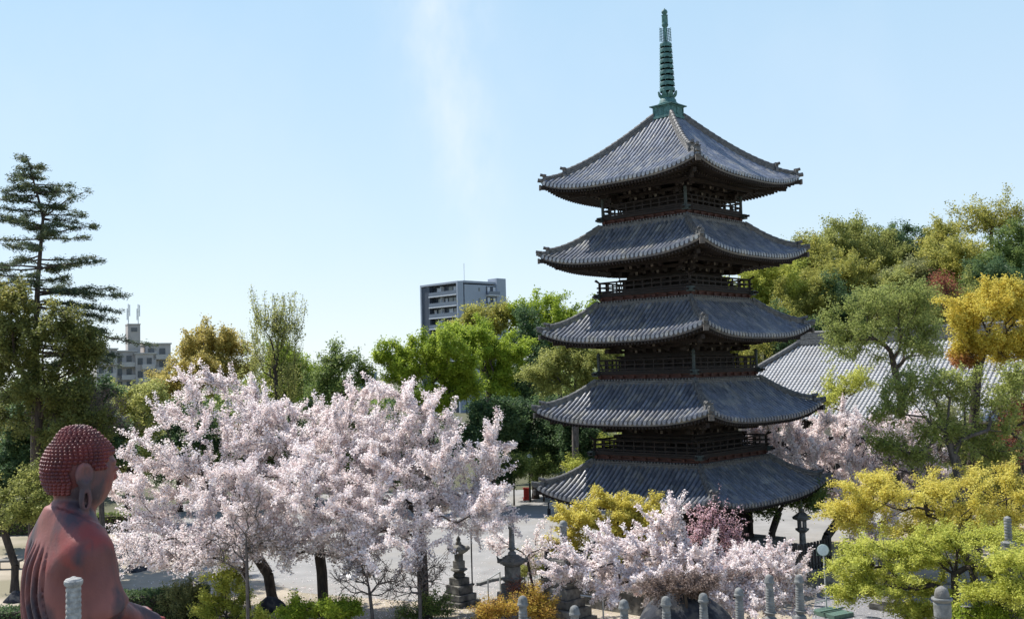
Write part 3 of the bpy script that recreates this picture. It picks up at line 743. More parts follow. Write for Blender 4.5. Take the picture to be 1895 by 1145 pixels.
# ------------------------------------------------------------------ seated statue
def make_statue():
    D = 16.6; top = W(150, 787, D); SC_ = 158*D/FPX            # one unit = height of the head
    HGT = 2.86
    origin = np.array([W(137, 900, D)[0], D, top[2]-HGT*SC_])
    face = math.radians(44); HT = math.radians(-3)                                     # looks right and away
    S = thing('buddha_statue', 'large seated red brown buddha statue with beaded hair, seen from behind', 'statue', origin, face-PI/2)
    # local: +y is where it looks, +x its right hand side; the x axis is mirrored by the turn, so build with y forward
    HC = np.array([0, .10, 2.34])
    def body(X, Y, Z):
        d = ell(X, Y, Z, (0, -.02, .95), (.60, .48, 1.0))
        for s in (-1, 1):
            d = smin(d, cap(X, Y, Z, (s*.10, -.06, 1.85), (s*.50, -.06, 1.47), .235, .275), .16)
            d = smin(d, cap(X, Y, Z, (s*.54, -.04, 1.42), (s*.64, .06, .86), .245, .245), .10)
            d = smin(d, cap(X, Y, Z, (s*.63, .10, .80), (s*.32, .72, .52), .24, .14), .12)
        lap = ell(X, Y, Z, (0, .42, .24), (1.16, .72, .34))
        for s in (-1, 1): lap = smin(lap, cap(X, Y, Z, (s*.45, .1, .28), (s*.98, .66, .26), .30, .26), .18)
        d = smin(d, lap, .12)
        # robe folds: long swags over the back, and a hem that leaves the lower sleeve showing
        th = np.arctan2(X, -Y)                                  # 0 at the back, positive to the right
        rb = np.clip(1.80-Z, 0, 2)
        q = th+.20-1.05*np.clip(1.05-Z, 0, 1.0)**1.7
        fold = 0
        for c, w_, a_ in ((-1.3, .13, .07), (-.92, .13, .07), (-.58, .12, .08), (-.25, .11, .085), (.05, .10, .09), (.32, .09, .085), (.58, .08, .07), (.80, .06, .03)):
            x = (q-c)/w_; fold = fold+a_*np.where(x > 0, np.exp(-np.abs(x)*1.6), np.exp(-x*x*9))
        fade = sstep(1.62, 1.25, Z)*(1-sstep(.42, .62, X)*.9)*sstep(.55, .1, Y)
        d = d+(fold-.035)*fade*1.7
        hem = sstep(-.012, .012, Z-(.80+.34*(Y+.1)-.25*(X-.6)))*sstep(.2, .4, X)*sstep(1.1, .9, Z+0*X)
        d = d+.05*(1-sstep(-.02, .02, Z-(.74+.42*(Y)+0*X)))*sstep(.38, .5, X)*sstep(.5, .62, Z)
        d = d+.012*np.sin(Z*26+Y*14)*(1-sstep(-.02, .05, Z-(.74+.42*Y)))*sstep(.38, .5, X)*sstep(.3, .45, Z)
        # shawl edge round the neck
        d = smin(d, np.sqrt((np.sqrt(X*X/.055+(Y+.03)**2/.05)-1)**2*.05+(Z-1.80+.25*np.clip(Y, 0, 1))**2)-.045, .05)
        # knees: cloth folds
        d = d+.018*np.sin((X*.6+Y)*22)*sstep(.7, .55, Z)*sstep(.3, .55, Y)
        d = d+.035*sstep(-.008, .008, Z-(1.95-.55*np.clip(Y+.25, 0, 1)))
        neck = cap(X, Y, Z, (0, -.02, 1.72), (0, .06, 2.15), .225, .215)
        d = smin(d, neck, .05)
        X0, Y0 = X, Y
        X, Y = math.cos(HT)*X0+math.sin(HT)*(Y0-HC[1]), -math.sin(HT)*X0+math.cos(HT)*(Y0-HC[1])+HC[1]
        skull = ell(X, Y, Z, HC+np.array([0, -.03, .02]), (.355, .385, .42))
        jaw = ell(X, Y, Z, HC+np.array([0, .0, -.20]), (.295, .285, .28))
        hd = smin(skull, jaw, .10)
        nose = cap(X, Y, Z, HC+np.array([0, .335, .06]), HC+np.array([0, .355, -.11]), .025, .045); hd = smin(hd, nose, .04)
        for s in (-1, 1):
            hd = smin(hd, cap(X, Y, Z, HC+np.array([s*.05, .345, .075]), HC+np.array([s*.22, .28, .085]), .022, .016), .05)
            hd = smax(hd, -ell(X, Y, Z, HC+np.array([s*.13, .385, .0]), (.085, .05, .035)), .03)
            hd = smin(hd, ell(X, Y, Z, HC+np.array([s*.13, .32, -.005]), (.075, .05, .032)), .02)
            # long ear: rim, hollow and lobe
            e0 = HC+np.array([s*.345, -.10, -.09])
            ear = smin(ell(X, Y, Z, e0+np.array([s*.02, 0, .06]), (.05, .105, .15)), ell(X, Y, Z, e0+np.array([s*.015, .01, -.20]), (.045, .075, .17)), .04)
            ear = smax(ear, -ell(X, Y, Z, e0+np.array([s*.075, .012, .065]), (.042, .066, .105)), .015)
            ear = smax(ear, -ell(X, Y, Z, e0+np.array([s*.02, .012, -.22]), (.06, .022, .09)), .012)
            hd = smin(hd, ear, .02)
        for dz in (-.195, -.235): hd = smin(hd, cap(X, Y, Z, HC+np.array([-.07, .285, dz]), HC+np.array([.07, .285, dz]), .022, .022), .025)
        X, Y = X0, Y0
        d = smin(d, hd, .035)
        # hands in the lap, fingers side by side, thumb tips meeting
        for s in (-1, 1):
            hnd = ell(X, Y, Z, (s*.17, .84, .50), (.17, .11, .06))
            for f in range(4):
                hnd = smin(hnd, cap(X, Y, Z, (s*.10, .86+.045*f,   .50-.012*f), (-s*(.12-.012*abs(f-1.4)), .88+.05*f, .515-.012*f), .03, .023), .012)
            hnd = smin(hnd, cap(X, Y, Z, (s*.26, .80, .54), (s*.13, .84, .60), .035, .03), .02); hnd = smin(hnd, cap(X, Y, Z, (s*.13, .84, .60), (s*.015, .85, .62), .03, .024), .02)
            d = smin(d, hnd, .015)
        return smax(d, -Z, .02)
    V, Q = surface_nets(body, (-1.45, -.75, -.05), (1.45, 1.35, 2.95), .0185)
    V = V*SC_; V[:, 0] *= 1.0
    m, N, L, P = _nodes('weathered_red_lacquer')
    tc = N.new('ShaderNodeTexCoord')
    def nz(s, d=5, st=None):
        n = N.new('ShaderNodeTexNoise'); n.inputs['Scale'].default_value = s; n.inputs['Detail'].default_value = d; src = tc.outputs['Object']
        if st: mp = N.new('ShaderNodeMapping'); mp.inputs['Scale'].default_value = st; L.new(src, mp.inputs[0]); src = mp.outputs[0]
        L.new(src, n.inputs['Vector']); return n.outputs[0]
    def mix(f, a, c):
        x = N.new('ShaderNodeMix'); x.data_type = 'RGBA'; x.inputs['B'].default_value = (*c, 1); L.new(f, x.inputs['Factor']); L.new(a, x.inputs['A']); return x.outputs['Result']
    def rng_(o, lo, hi, amt=1.):
        r = N.new('ShaderNodeMapRange'); r.inputs[1].default_value = lo; r.inputs[2].default_value = hi; r.inputs[4].default_value = amt; L.new(o, r.inputs[0]); return r.outputs[0]
    r = N.new('ShaderNodeValToRGB'); r.color_ramp.elements[0].color = (.12, .040, .036, 1); r.color_ramp.elements[1].color = (.31, .112, .088, 1); r.color_ramp.elements[0].position = .3; r.color_ramp.elements[1].position = .7
    L.new(nz(1.4, 6, (1, 1, .5)), r.inputs[0])
    o = mix(rng_(nz(1.1, 4), .52, .62, .8), r.outputs[0], (.25, .042, .032))
    o = mix(rng_(nz(1.55, 5, (1, 1, .55)), .49, .60, .9), o, (.040, .036, .046))
    o = mix(rng_(nz(6, 5, (1, 1, .16)), .56, .72, .7), o, (.075, .045, .045))
    o = mix(rng_(nz(9, 5, (1, 1, .12)), .64, .78, .22), o, (.40, .24, .20))
    L.new(o, P.inputs['Base Color']); P.inputs['Roughness'].default_value = .55; P.inputs['Specular IOR Level'].default_value = .35
    bp = N.new('ShaderNodeBump'); bp.inputs['Strength'].default_value = .22; bp.inputs['Distance'].default_value = .02; L.new(nz(24, 4), bp.inputs['Height']); L.new(bp.outputs[0], P.inputs['Normal'])
    b = MB(); b.add(V, Q); bo = b.build('body', m, S, smooth=True)
    # hair: rows of shell-like curls over the skull, with the low mound on the crown
    def turn(p):
        q = p-HC; return np.array([math.cos(HT)*q[0]-math.sin(HT)*q[1], math.sin(HT)*q[0]+math.cos(HT)*q[1], q[2]])+HC
    hm = mat('dark_red_curls', (.17, .032, .028), (.075, .018, .018), .5, 4., spec=.4)
    h = MB(); c0 = HC+np.array([0, -.035, .02])
    el = []
    for row in range(24):
        ph = -.62+row*(PI/2+.62)/23.0; rr = math.cos(ph); nn = max(1, int(2*PI*rr*.40/.052))
        for k in range(nn):
            az = 2*PI*(k+.5*(row % 2))/nn                       # 0 = forward
            fwd = math.cos(az); side = abs(math.sin(az))
            if fwd > .62 and ph < .42: continue                # forehead and face
            if fwd > .1 and ph < .42 and not (ph > .02-.0*fwd and fwd < .45) and not (ph > .2 and fwd < .62): continue
            if ph < .22 and -.52 < fwd <= .1 and side > .6: continue   # ear
            if ph < -.45 and fwd > -.2: continue
            d = np.array([math.sin(az)*rr, math.cos(az)*rr, math.sin(ph)])
            p = c0+d*np.array([.372, .402, .425])
            if ph > .75: p = p+np.array([0, -.03, .055])*sstep(.75, 1.25, ph)
            el.append((turn(p), turn(d+HC)-HC))
    for p, d in el:
        rad = .031*(.92+.16*random.Random(len(p)*7+int(1e4*abs(p[0]))).random())
        x = np.cross(d, [0, 0, 1.0]); x = x/(np.linalg.norm(x)+1e-6) if np.linalg.norm(x) > 1e-3 else np.array([1., 0, 0]); y = np.cross(d, x)
        prof = [(1.0, -.5), (1.08, .05), (.98, .42), (.60, .62), (.58, .78), (.25, 1.08), (.02, 1.14)]
        k = 8; an = np.arange(k)*2*PI/k
        Vv = np.concatenate([p+rad*(np.cos(an)[:, None]*x+np.sin(an)[:, None]*y)*r_+d*rad*z_ for r_, z_ in prof])
        n = len(prof); ii, jj = np.meshgrid(np.arange(n-1), np.arange(k), indexing='ij'); j2 = (jj+1) % k
        h.add(Vv*SC_, np.stack([ii*k+jj, (ii+1)*k+jj, (ii+1)*k+j2, ii*k+j2], -1).reshape(-1, 4))
    hcap = ell
    h.build('hair', hm, S, smooth=True)
    hc = MB(); 
    def capf(X, Y, Z):
        d = ell(X, Y, Z, c0, (.362, .394, .418)); d = smin(d, ell(X, Y, Z, c0+np.array([0, -.03, .27]), (.22, .25, .19)), .08)
        edge = np.minimum(np.maximum(Z-(c0[2]-.22), -(Y-(c0[1]+.0))), 1)
        k = smax(-(Z-(c0[2]+.155)), (Y-(c0[1]-.10)), .03)      # keep above the hairline in front, lower behind
        k2 = smax(-(Z-(c0[2]-.25)), -(-(Y-(c0[1]-.10))) , .02)
        return smax(d, np.minimum(-(Z-(c0[2]+.155)), np.maximum(-(Z-(c0[2]-.26)), Y-(c0[1]-.09))), .015)
    V2, Q2 = surface_nets(capf, c0-.55, c0+np.array([.55, .55, .62]), .022)
    V2 = np.stack([math.cos(HT)*V2[:, 0]-math.sin(HT)*(V2[:, 1]-HC[1]), math.sin(HT)*V2[:, 0]+math.cos(HT)*(V2[:, 1]-HC[1])+HC[1], V2[:, 2]], 1)
    hc.add(V2*SC_, Q2); hc.build('scalp', hm, S, smooth=True)
    # stone seat below it
    z = -origin[2]
    sb = MB(); w = 1.28*SC_
    sb.box((0, .32*SC_, -.16), (2*w, 2*w*.86, .30)); sb.box((0, .32*SC_, -.16-.15-.3), (2*w*.9, 1.6*w*.9, .60)); zt = 3.9+.16-origin[2]
    sb.box((0, .32*SC_, (zt-.91)/2), (2*w*1.04, 2*w*.92, abs(zt+.91)))
    pd = sb.build('stone_pedestal', STONE); pd.location = origin; pd.rotation_euler = (0, 0, face-PI/2); tag(pd, 'stone pedestal under the seated buddha statue', 'pedestal')
make_statue()
# ------------------------------------------------------------------ temple hall with a long tiled roof
def make_hall():
    rz = PI/4+.0272
    p1 = W(1483, 632, 90.0); zr = p1[2]; ze = zr-6.0; z0 = float(gz(35, 80))
    S = thing('temple_hall', 'wide temple hall under a long pale grey tiled roof behind the trees', 'temple', (p1[0], p1[1], 0), rz-PI/2)
    # local: +x along the ridge towards the right and near, -y towards the left and near... the near slope faces local -y
    Lr, dp, ext = 34.0, 9.0, 8.0
    b = MB(); 
    def zs(t): return zr-.25-(zr-ze)*(t*1.12-.12*t*t)
    n = 30
    for c in range(n):
        t0, t1 = c/n, (c+1)/n
        for sg in (-1, 1):
            x0a, x0b, x1a, x1b = -ext*t0, Lr+ext*t0, -ext*t1, Lr+ext*t1
            b.add([[x1a, sg*dp*t1, zs(t1)+.04], [x1b, sg*dp*t1, zs(t1)+.04], [x0b, sg*dp*t0, zs(t0)], [x0a, sg*dp*t0, zs(t0)]], [[0, 1, 2, 3]] if sg < 0 else [[3, 2, 1, 0]])
        for sx, ox in ((-1, 0), (1, Lr)):
            b.add([[ox+sx*ext*t1, -dp*t1, zs(t1)+.04], [ox+sx*ext*t1, dp*t1, zs(t1)+.04], [ox+sx*ext*t0, dp*t0, zs(t0)], [ox+sx*ext*t0, -dp*t0, zs(t0)]], [[3, 2, 1, 0]] if sx < 0 else [[0, 1, 2, 3]])
    tt = np.linspace(0.0, 1.01, 7)
    for s in np.arange(-ext+.3, Lr+ext, .36):
        t0 = max(0.02, -s/ext, (s-Lr)/ext)
        ts = t0+(1.012-t0)*np.linspace(0, 1, 6)
        b.tube([[s, -dp*t, zs(t)+.02] for t in ts], .10, 8)
    for s in np.arange(-dp+.3, dp, .36):
        t0 = max(.02, abs(s)/dp); ts = t0+(1.012-t0)*np.linspace(0, 1, 5)
        if 1-t0 > .05: b.tube([[-ext*t, s, zs(t)+.02] for t in ts], .10, 8)
    rf = b.build('roof', mat('pale_roof_tile', (.36, .36, .355), (.32, .32, .318), .6, 3., spec=.4, c3=(.29, .285, .275), s3=.5), S, smooth=True, sharp=30)
    rd = MB()
    for k, (w, h0, h1) in enumerate(((.7, -.3, .18), (.55, .20, .42), (.42, .44, .64))): rd.box((Lr/2, 0, zr+(h0+h1)/2), (Lr+.5-.1*k, w, h1-h0))
    rd.tube([[-.35, 0, zr+.72], [Lr+.3, 0, zr+.72]], .16, 10)
    rd.build('ridge', TILERIDGE, rf)
    for sx, sy in ((-1, -1), (-1, 1)):
        hp = MB(); ts = np.linspace(0, 1, 10); hp.tube([[sx*ext*t, sy*dp*t, zs(t)+.25] for t in ts], .24, 8); hp.build('hip_ridge', TILERIDGE, rf, smooth=True)
    bd = MB(); bd.box((Lr/2, 0, (ze-.4+z0)/2), (Lr+2*ext-3.2, 2*dp-3.2, ze-.4-z0)); wl = bd.build('wall', mat('cream_plaster', (.55, .50, .40), (.42, .38, .30), .9, 1.), S)
    ev = MB(); 
    ev.box((Lr/2, 0, ze-.17), (Lr+2*ext-.5, 2*dp-.5, .26))
    ev.build('eaves', WOOD, rf)
    cl = MB()
    for s in np.arange(-ext+1.6, Lr+ext-1.5, 2.6): cl.box((s, -dp+1.5, (ze+z0)/2-.2), (.32, .32, ze-z0-.3))
    for z in (z0+.6, (z0+ze)/2, ze-.7): cl.box((Lr/2, -dp+1.56, z), (Lr+2*ext-3, .12, .25))
    cl.build('columns', WOOD, wl)
    for s in np.arange(-ext+2.9, Lr+ext-2, 2.6):
        w = MB(); w.box((s, -dp+1.58, z0+(ze-z0)*.42), (1.9, .08, (ze-z0)*.62))
        for k in range(7): w.box((s-.9+.3*k, -dp+1.53, z0+(ze-z0)*.42), (.06, .05, (ze-z0)*.6))
        w.build('lattice_panel', WOOD, wl)
make_hall()
# ------------------------------------------------------------------ far buildings
def make_apartment():
    D = 270.0; c = W(857, 520, D); zt = c[2]; rz = PI/4-.03
    S = thing('apartment_building', 'tall grey apartment block with long dark balconies beyond the green trees', 'building', (c[0], c[1], 0), rz)
    grey = mat('pale_concrete_wall', (.31, .345, .395), (.28, .31, .36), .8, .3); dk = mat('recess_shade', (.05, .062, .085), (.042, .052, .07), .5, .5); sl = mat('white_slab_edge', (.55, .57, .60), (.5, .52, .55), .7, .5)
    gl = mat('window_glass', (.05, .065, .085), (.02, .03, .04), .12, .4, spec=.6); rail = mat('balcony_panel', (.11, .135, .175), (.09, .11, .145), .35, .4, spec=.5)
    A, B, FH = 14.8, 16.0, 2.92                                  # local: near corner at the origin, +x face runs right, +y runs left
    w = MB(); w.box((A/2, B/2+.9, zt/2-.4), (A, B-1.8, zt-.8)); 
    w.box((A/2+.2, .45+.0, zt/2-.4), (A-.4, .9, zt-.8))
    wl = w.build('wall', grey, S)
    fr = MB()                                                   # the frame that runs round the balcony side (x = 0 face)
    fr.box((-1.0, .25, zt/2), (2.0, .5, zt)); fr.box((-1.0, B-.25, zt/2), (2.0, .5, zt)); fr.box((-1.0, B/2, zt-.25), (2.0, B-1.0, .5)); fr.box((A/2, B/2, zt-.4+.3), (A-.1, B-.1, .6))
    fr.build('frame', grey, wl)
    sd = MB(); sd.box((-.06, B/2, zt/2-.3), (.12, B-1.0, zt-.9)); sd.box((-.9, B-2.2, zt/2-.3), (1.6, 3.2, zt-.9)); sd.build('recess_wall', dk, wl)  # shade behind the balconies is put into this dark colour
    for k in range(9):
        zb = zt-.6-FH*(k+1)
        p = MB(); p.box((-1.0, B/2-1.6, zb+.0), (2.1, B-4.2, .26)); bl = p.build('balcony', sl, wl)
        q = MB(); q.box((-1.98, B/2-1.6, zb+.13+.52), (.08, B-4.4, 1.02)); q.build('railing', rail, bl)
        rng = np.random.default_rng(k)
        for j, (y0, ww) in enumerate(((1.6, 2.2), (4.2, 1.6), (6.4, .9), (8.8, 2.0), (11.2, 1.3))):
            g = MB(); g.box((-.14, y0+ww/2, zb+1.35), (.06, ww, 2.0)); g.build('window', gl if (j+k) % 3 else sl, wl)
        g = MB(); g.box((-.7, 7.9, zb+1.4), (1.2, .14, 2.5)); g.build('partition', sl, bl)
        if k < 8:
            g = MB(); g.box((5.6, -.03, zb+1.5), (.5, .08, .9)); g.build('window', gl, wl)
            p = MB(); p.box((10.1, -.06, zb+1.2), (4.0, .14, 2.5)); p.build('balcony_shade_sheet', dk, wl)  # dark sheet on the flat wall, coloured as a shaded recess
            p = MB(); p.box((10.1, -.55, zb-.05), (4.2, 1.1, .24)); b2 = p.build('balcony', sl, wl)
            q = MB(); q.box((10.1, -1.06, zb+.55), (4.1, .07, 1.0)); q.build('railing', rail, b2)
            for s in (8.9, 11.0):
                g = MB(); g.box((s, -.15, zb+1.3), (.9, .06, 1.9)); g.build('window', sl, wl)
    tw = MB(); tw.box((A-1.6, 1.2, (zt+1.2)/2), (3.4, 3.6, zt+1.2)); tw.build('stair_tower', grey, wl)
    an = MB(); an.tube([[3.0, 3.0, zt], [3.0, 3.0, zt+5.2]], .07, 6); an.build('antenna', METALPALE, wl)
make_apartment()
def make_left_block():
    D = 230.0; rz = .52
    c = W(248, 690, D)
    S = thing('apartment_building', 'tan apartment block with a tower and two antenna masts at its roof', 'building', (c[0], c[1], 0), rz)
    S.scale = (.86, 1, 1)
    tan = mat('tan_wall', (.42, .385, .35), (.34, .31, .285), .85, .3); gl = mat('dark_window', (.06, .07, .085), (.03, .035, .045), .25, .5, spec=.5); wt = mat('pale_balcony', (.46, .43, .39), (.38, .36, .33), .8, .4)
    z = lambda v: W(248, v, D)[2]
    w = MB(); blocks = ((-6.6, 0, 5.0, 9, z(646)), (-1.8, 1.5, 5.4, 9, z(650)), (3.0, 0, 5.2, 9, z(655)), (6.4, 1.2, 6.4, 9, z(637)))
    for x, y, wd, dp, zt in blocks: w.box((x, y+dp/2, zt/2), (wd, dp, zt))
    wl = w.build('wall', tan, S)
    for x, y, wd, dp, zt in blocks:
        r = MB(); r.box((x, y+dp/2, zt+.15), (wd+.5, dp+.5, .3)); r.build('roof_slab', wt, wl)
        for k in range(5):
            zb = zt-.5-2.9*(k+1)
            b = MB(); b.box((x+.5, y-.6, zb+.5), (wd*.62, 1.2, 1.1)); b.build('balcony', wt, wl)
            for s in (-.28, .16):
                g = MB(); g.box((x+s*wd, y-.03, zb+1.75), (wd*.24, .08, 1.5)); g.build('window', gl, wl)
    t = MB(); t.box((.4, 3.4, z(600)/2), (3.1, 3.4, z(600))); t.box((.4, 3.4, z(600)+.12), (3.3, 3.6, .24)); tw = t.build('tower', tan, wl)
    g = MB(); g.box((.4, 1.66, z(609)), (1.5, .1, .9)); g.build('window', gl, tw)
    for x, y, vt in ((-.9, 2.4, 561), (1.7, 3.0, 561)):
        a = MB(); a.tube([[x, y, z(600)-2], [x, y, z(vt)]], .12, 8)
        for e, f in ((.35, 565), (-.3, 572)): a.box((x+e, y, z(f+8)), (.22, .16, 2.6))
        a.bar((x-.3, y, z(575)), (x+.35, y, z(575)), .08, .08); a.build('antenna', METALPALE, tw)
    p1, p2 = W(678, 686, 420.0), W(678, 700, 420.0)
    b = MB(); b.box((p1[0], 424, p1[2]/2-.5), (6.4, 8, p1[2]-1)); b.box((p1[0], 424, p1[2]-.8), (7, 8.6, .5)); b.box((p1[0]-1.6, 423, p1[2]+.1), (2.4, 3, 1.3)); b.tube([[p1[0]+1.6, 424, p1[2]-1], [p1[0]+1.6, 424, p1[2]+3.4]], .12, 6)
    for k in range(4):
        for s in (-2, 0, 2): b.box((p1[0]+s, 419.97, p1[2]-2.3-2.8*k), (1.2, .1, 1.3))
    tag(b.build('office_building', mat('distant_grey_wall', (.22, .27, .33), (.19, .23, .28), .8, .4)), 'small distant grey rooftop with a short mast between the trees', 'building')
make_left_block()
# ------------------------------------------------------------------ stone towers, lanterns, posts
def hokyoin(label, u, D, vtop, seed, z0=0., steps=3, m=STONE, wide=1., group='stone stupas around the garden', ht=None):
    p = W(u, vtop, D); H = (ht or p[2]-z0); k = H/3.9; kw = .5*k+.5*wide
    S = thing('stone_stupa', label, 'stone stupa', (p[0], p[1], p[2]-H), PI/4+.03, group)
    b = MB(); z = 0
    st = {3: ((.84, .30), (.66, .34), (.50, .32)), 4: ((.90, .34), (.76, .34), (.63, .32), (.48, .28)), 2: ((.70, .36), (.52, .36))}[steps]
    for hw, hh in st: b.box((0, 0, (z+hh/2)*k), (2*hw*kw, 2*hw*kw, hh*k-.012)); z += hh
    o = b.build('base_steps', m, S); bevel(o, .025)
    b = MB(); b.box((0, 0, (z+.17)*k), (.74*kw, .74*kw, .34*k)); z += .34
    b.lathe((0, 0, 0), [(.26*kw, z*k), (.26*kw, (z+.06)*k), (.33*kw, (z+.14)*k), (.35*kw, (z+.22)*k), (.27*kw, (z+.24)*k)], sq=True); z += .24
    b.box((0, 0, (z+.24)*k), (.50*kw, .50*kw, .48*k)); z += .48
    o = b.build('body', m, S); bevel(o, .02)
    b = MB(); pr = [(.22*kw, z*k)]
    for w_, h_ in ((.30, .05), (.30, .10), (.37, .10), (.37, .16), (.46, .16), (.46, .27), (.37, .27), (.37, .34), (.30, .34), (.30, .41), (.23, .41), (.23, .47)): pr.append((w_*kw, (z+h_)*k))
    b.lathe((0, 0, 0), pr, sq=True)
    for a in range(4):
        an = a*PI/2+PI/4; d = np.array([math.cos(an), math.sin(an), 0])
        c = d*.46*1.414*kw*.86+[0, 0, (z+.27)*k]
        b.prism([(-.10*kw, 0), (.09*kw, 0), (.12*kw, .17*k), (.06*kw, .13*k), (-.02*kw, .06*k)], c-np.array([-d[1], d[0], 0])*.07, d, (0, 0, 1), np.array([-d[1], d[0], 0])*.14)
    o = b.build('roof', m, S); z += .47
    b = MB(); rest = 3.9-z; f = rest/1.30
    pr = [(.17, 0), (.19, .03), (.17, .12), (.10, .17), (.10, .19), (.17, .25), (.18, .28), (.12, .29)]
    for r in range(9): pr += [(.122-.002*r, .30+.07*r), (.136-.0022*r, .31+.07*r), (.136-.0022*r, .345+.07*r), (.122-.002*r, .362+.07*r)]
    pr += [(.108, .94), (.108, 1.04), (.15, 1.055), (.152, 1.10), (.132, 1.125), (.13, 1.19), (.105, 1.25), (.06, 1.285), (.012, 1.30)]
    b.lathe((0, 0, 0), [(r*kw, (z+h*f)*k) for r, h in pr], 14)
    b.build('finial', STONEPALE if m is STONE else m, S, smooth=True, sharp=35)
    return S
hokyoin('tall grey stone stupa with slim spire on the plaza edge, beside the metal railing', 946, 44.5, 966, 1, steps=3)
hokyoin('big stepped stone stupa whose upper half hides in the golden maple', 1042, 40.5, 962, 2, steps=4, wide=1.15)
def round_stupa():
    p = G(851, 1117); k = 1.0
    S = thing('stone_stupa', 'eroded stone stupa with lotus seat and curled eaves near the cherry trunk', 'stone stupa', p, PI/4+.03, 'stone stupas around the garden')
    D = p[1]; z = lambda v: W(855, v, D)[2]; w = lambda px: px/FPX*D/math.sqrt(2)/2
    b = MB()
    for v0, v1, px in ((1131, 1108, 78), (1108, 1096, 63), (1096, 1080, 50), (1080, 1067, 38)): b.box((0, 0, (z(v0)+z(v1))/2), (2*w(px), 2*w(px), z(v1)-z(v0)-.012))
    bevel(b.build('base_steps', STONEDARK, S), .03)
    b = MB(); ww = lambda px: px/FPX*D/2
    b.lathe((0, 0, 0), [(ww(19), z(1067)), (ww(24), z(1063)), (ww(17), z(1058)), (ww(22), z(1056)), (ww(32), z(1053)), (ww(30), z(1051)), (ww(20), z(1050))], 12); b.build('lotus_seat', STONEDARK, S, smooth=True, sharp=40)
    b = MB(); b.box((0, 0, (z(1050)+z(1036))/2), (2*w(23), 2*w(23), z(1036)-z(1050))); b.box((0, 0, (z(1036)+z(1022))/2), (2*w(17), 2*w(17), z(1022)-z(1036))); bevel(b.build('body', STONE, S), .03)
    b = MB(); b.lathe((0, 0, 0), [(w(18), z(1024)), (w(34), z(1019)), (w(38), z(1015)), (w(26), z(1010)), (w(12), z(1006))], sq=True)
    for a in range(4):
        an = a*PI/2+PI/4; d = np.array([math.cos(an), math.sin(an), 0]); b.lathe((d[0]*ww(32), d[1]*ww(32), z(1017)), [(.02, -.02), (.11, .02), (.13, .10), (.07, .17), (.02, .2)], 8)
    b.build('roof', STONEDARK, S)
    b = MB(); b.lathe((0, 0, 0), [(ww(9), z(1008)), (ww(12), z(1004)), (ww(7), z(1001)), (ww(9), z(997)), (ww(5), z(993)), (.01, z(990))], 12); b.build('finial', STONEDARK, S, smooth=True)
round_stupa()
row = [(967, 29, 1101, 'leftmost ringed stone spire at the bottom edge, rising from orange shrubs'), (1063, 28.4, 1119, 'low ringed stone spire in front of the big stepped stupa'), (1154, 29, 1108, 'ringed stone spire left of the dark boulder, by the pale handrail'), (1232, 29, 1102, 'ringed stone spire before the left half of the dark boulder'),
       (1301, 30, 1096, 'ringed stone spire before the right half of the dark boulder'), (1367, 31, 1086, 'ringed stone spire just right of the boulder, half among blossom'), (1423, 31.5, 1062, 'tall ringed stone spire on a square plinth, left of a matching pair'), (1478, 32, 1062, 'tall ringed stone spire nearest the floodlight pole')]
for k, (u, D, v, lab) in enumerate(row): hokyoin(lab, u, D, v, 10+k, m=STONE, group='row of stone stupas along the near edge', wide=1.05)
def near_spire():
    D = 12.3; p = W(136, 1066, D); S = thing('stone_stupa', 'pale ribbed stone spire with a flat disc cap in front of the buddha statue', 'stone stupa', (p[0], p[1], 4.06), PI/4, 'stone stupas around the garden')
    H = p[2]-4.06; r = 27/FPX*D/2
    b = MB(); pr = [(r*1.5, H-1.55), (r*1.5, H-1.40), (r*1.1, H-1.36)]; n = 19; z0, z1 = H-1.34, H-.12
    for k in range(n):
        a = z0+(z1-z0)*k/n; h = (z1-z0)/n; q = r*(1.06-.08*k/n); pr += [(q*.93, a), (q, a+h*.35), (q, a+h*.65), (q*.93, a+h)]
    pr += [(r*.97, H-.115), (r*1.12, H-.10), (r*1.22, H-.075), (r*1.22, H-.05), (r*1.12, H-.04), (r*1.0, H-.025), (r*.45, H-.012), (.02, H)]
    b.lathe((0, 0, 0), pr, 20); b.build('finial', mat('rough_pale_granite', (.42, .41, .38), (.22, .22, .21), .9, 14, bump=.6, bscale=50), S, smooth=True, sharp=35)
    b = MB(); b.lathe((0, 0, 0), [(.20, H-2.15), (.30, H-2.1), (.42, H-2.0), (.42, H-1.86), (.32, H-1.84), (.32, H-1.7), (.2, H-1.68), (.2, H-1.56)], sq=True); b.build('roof', STONE, S)
    b = MB(); b.box((0, 0, H-2.45), (.46, .46, .58)); b.box((0, 0, (H-2.75)/2), (.8, .8, H-2.75)); bevel(b.build('body', STONE, S), .02)
near_spire()
def lantern(label, u, D, vtop, prof, boxz, m=STONE, group='stone lanterns'):
    p = W(u, vtop, D); S = thing('stone_lantern', label, 'stone lantern', (p[0], p[1], 0), PI/4+.03, group)
    return S, (lambda v: W(u, v, D)[2]), (lambda px: px/FPX*D/2)
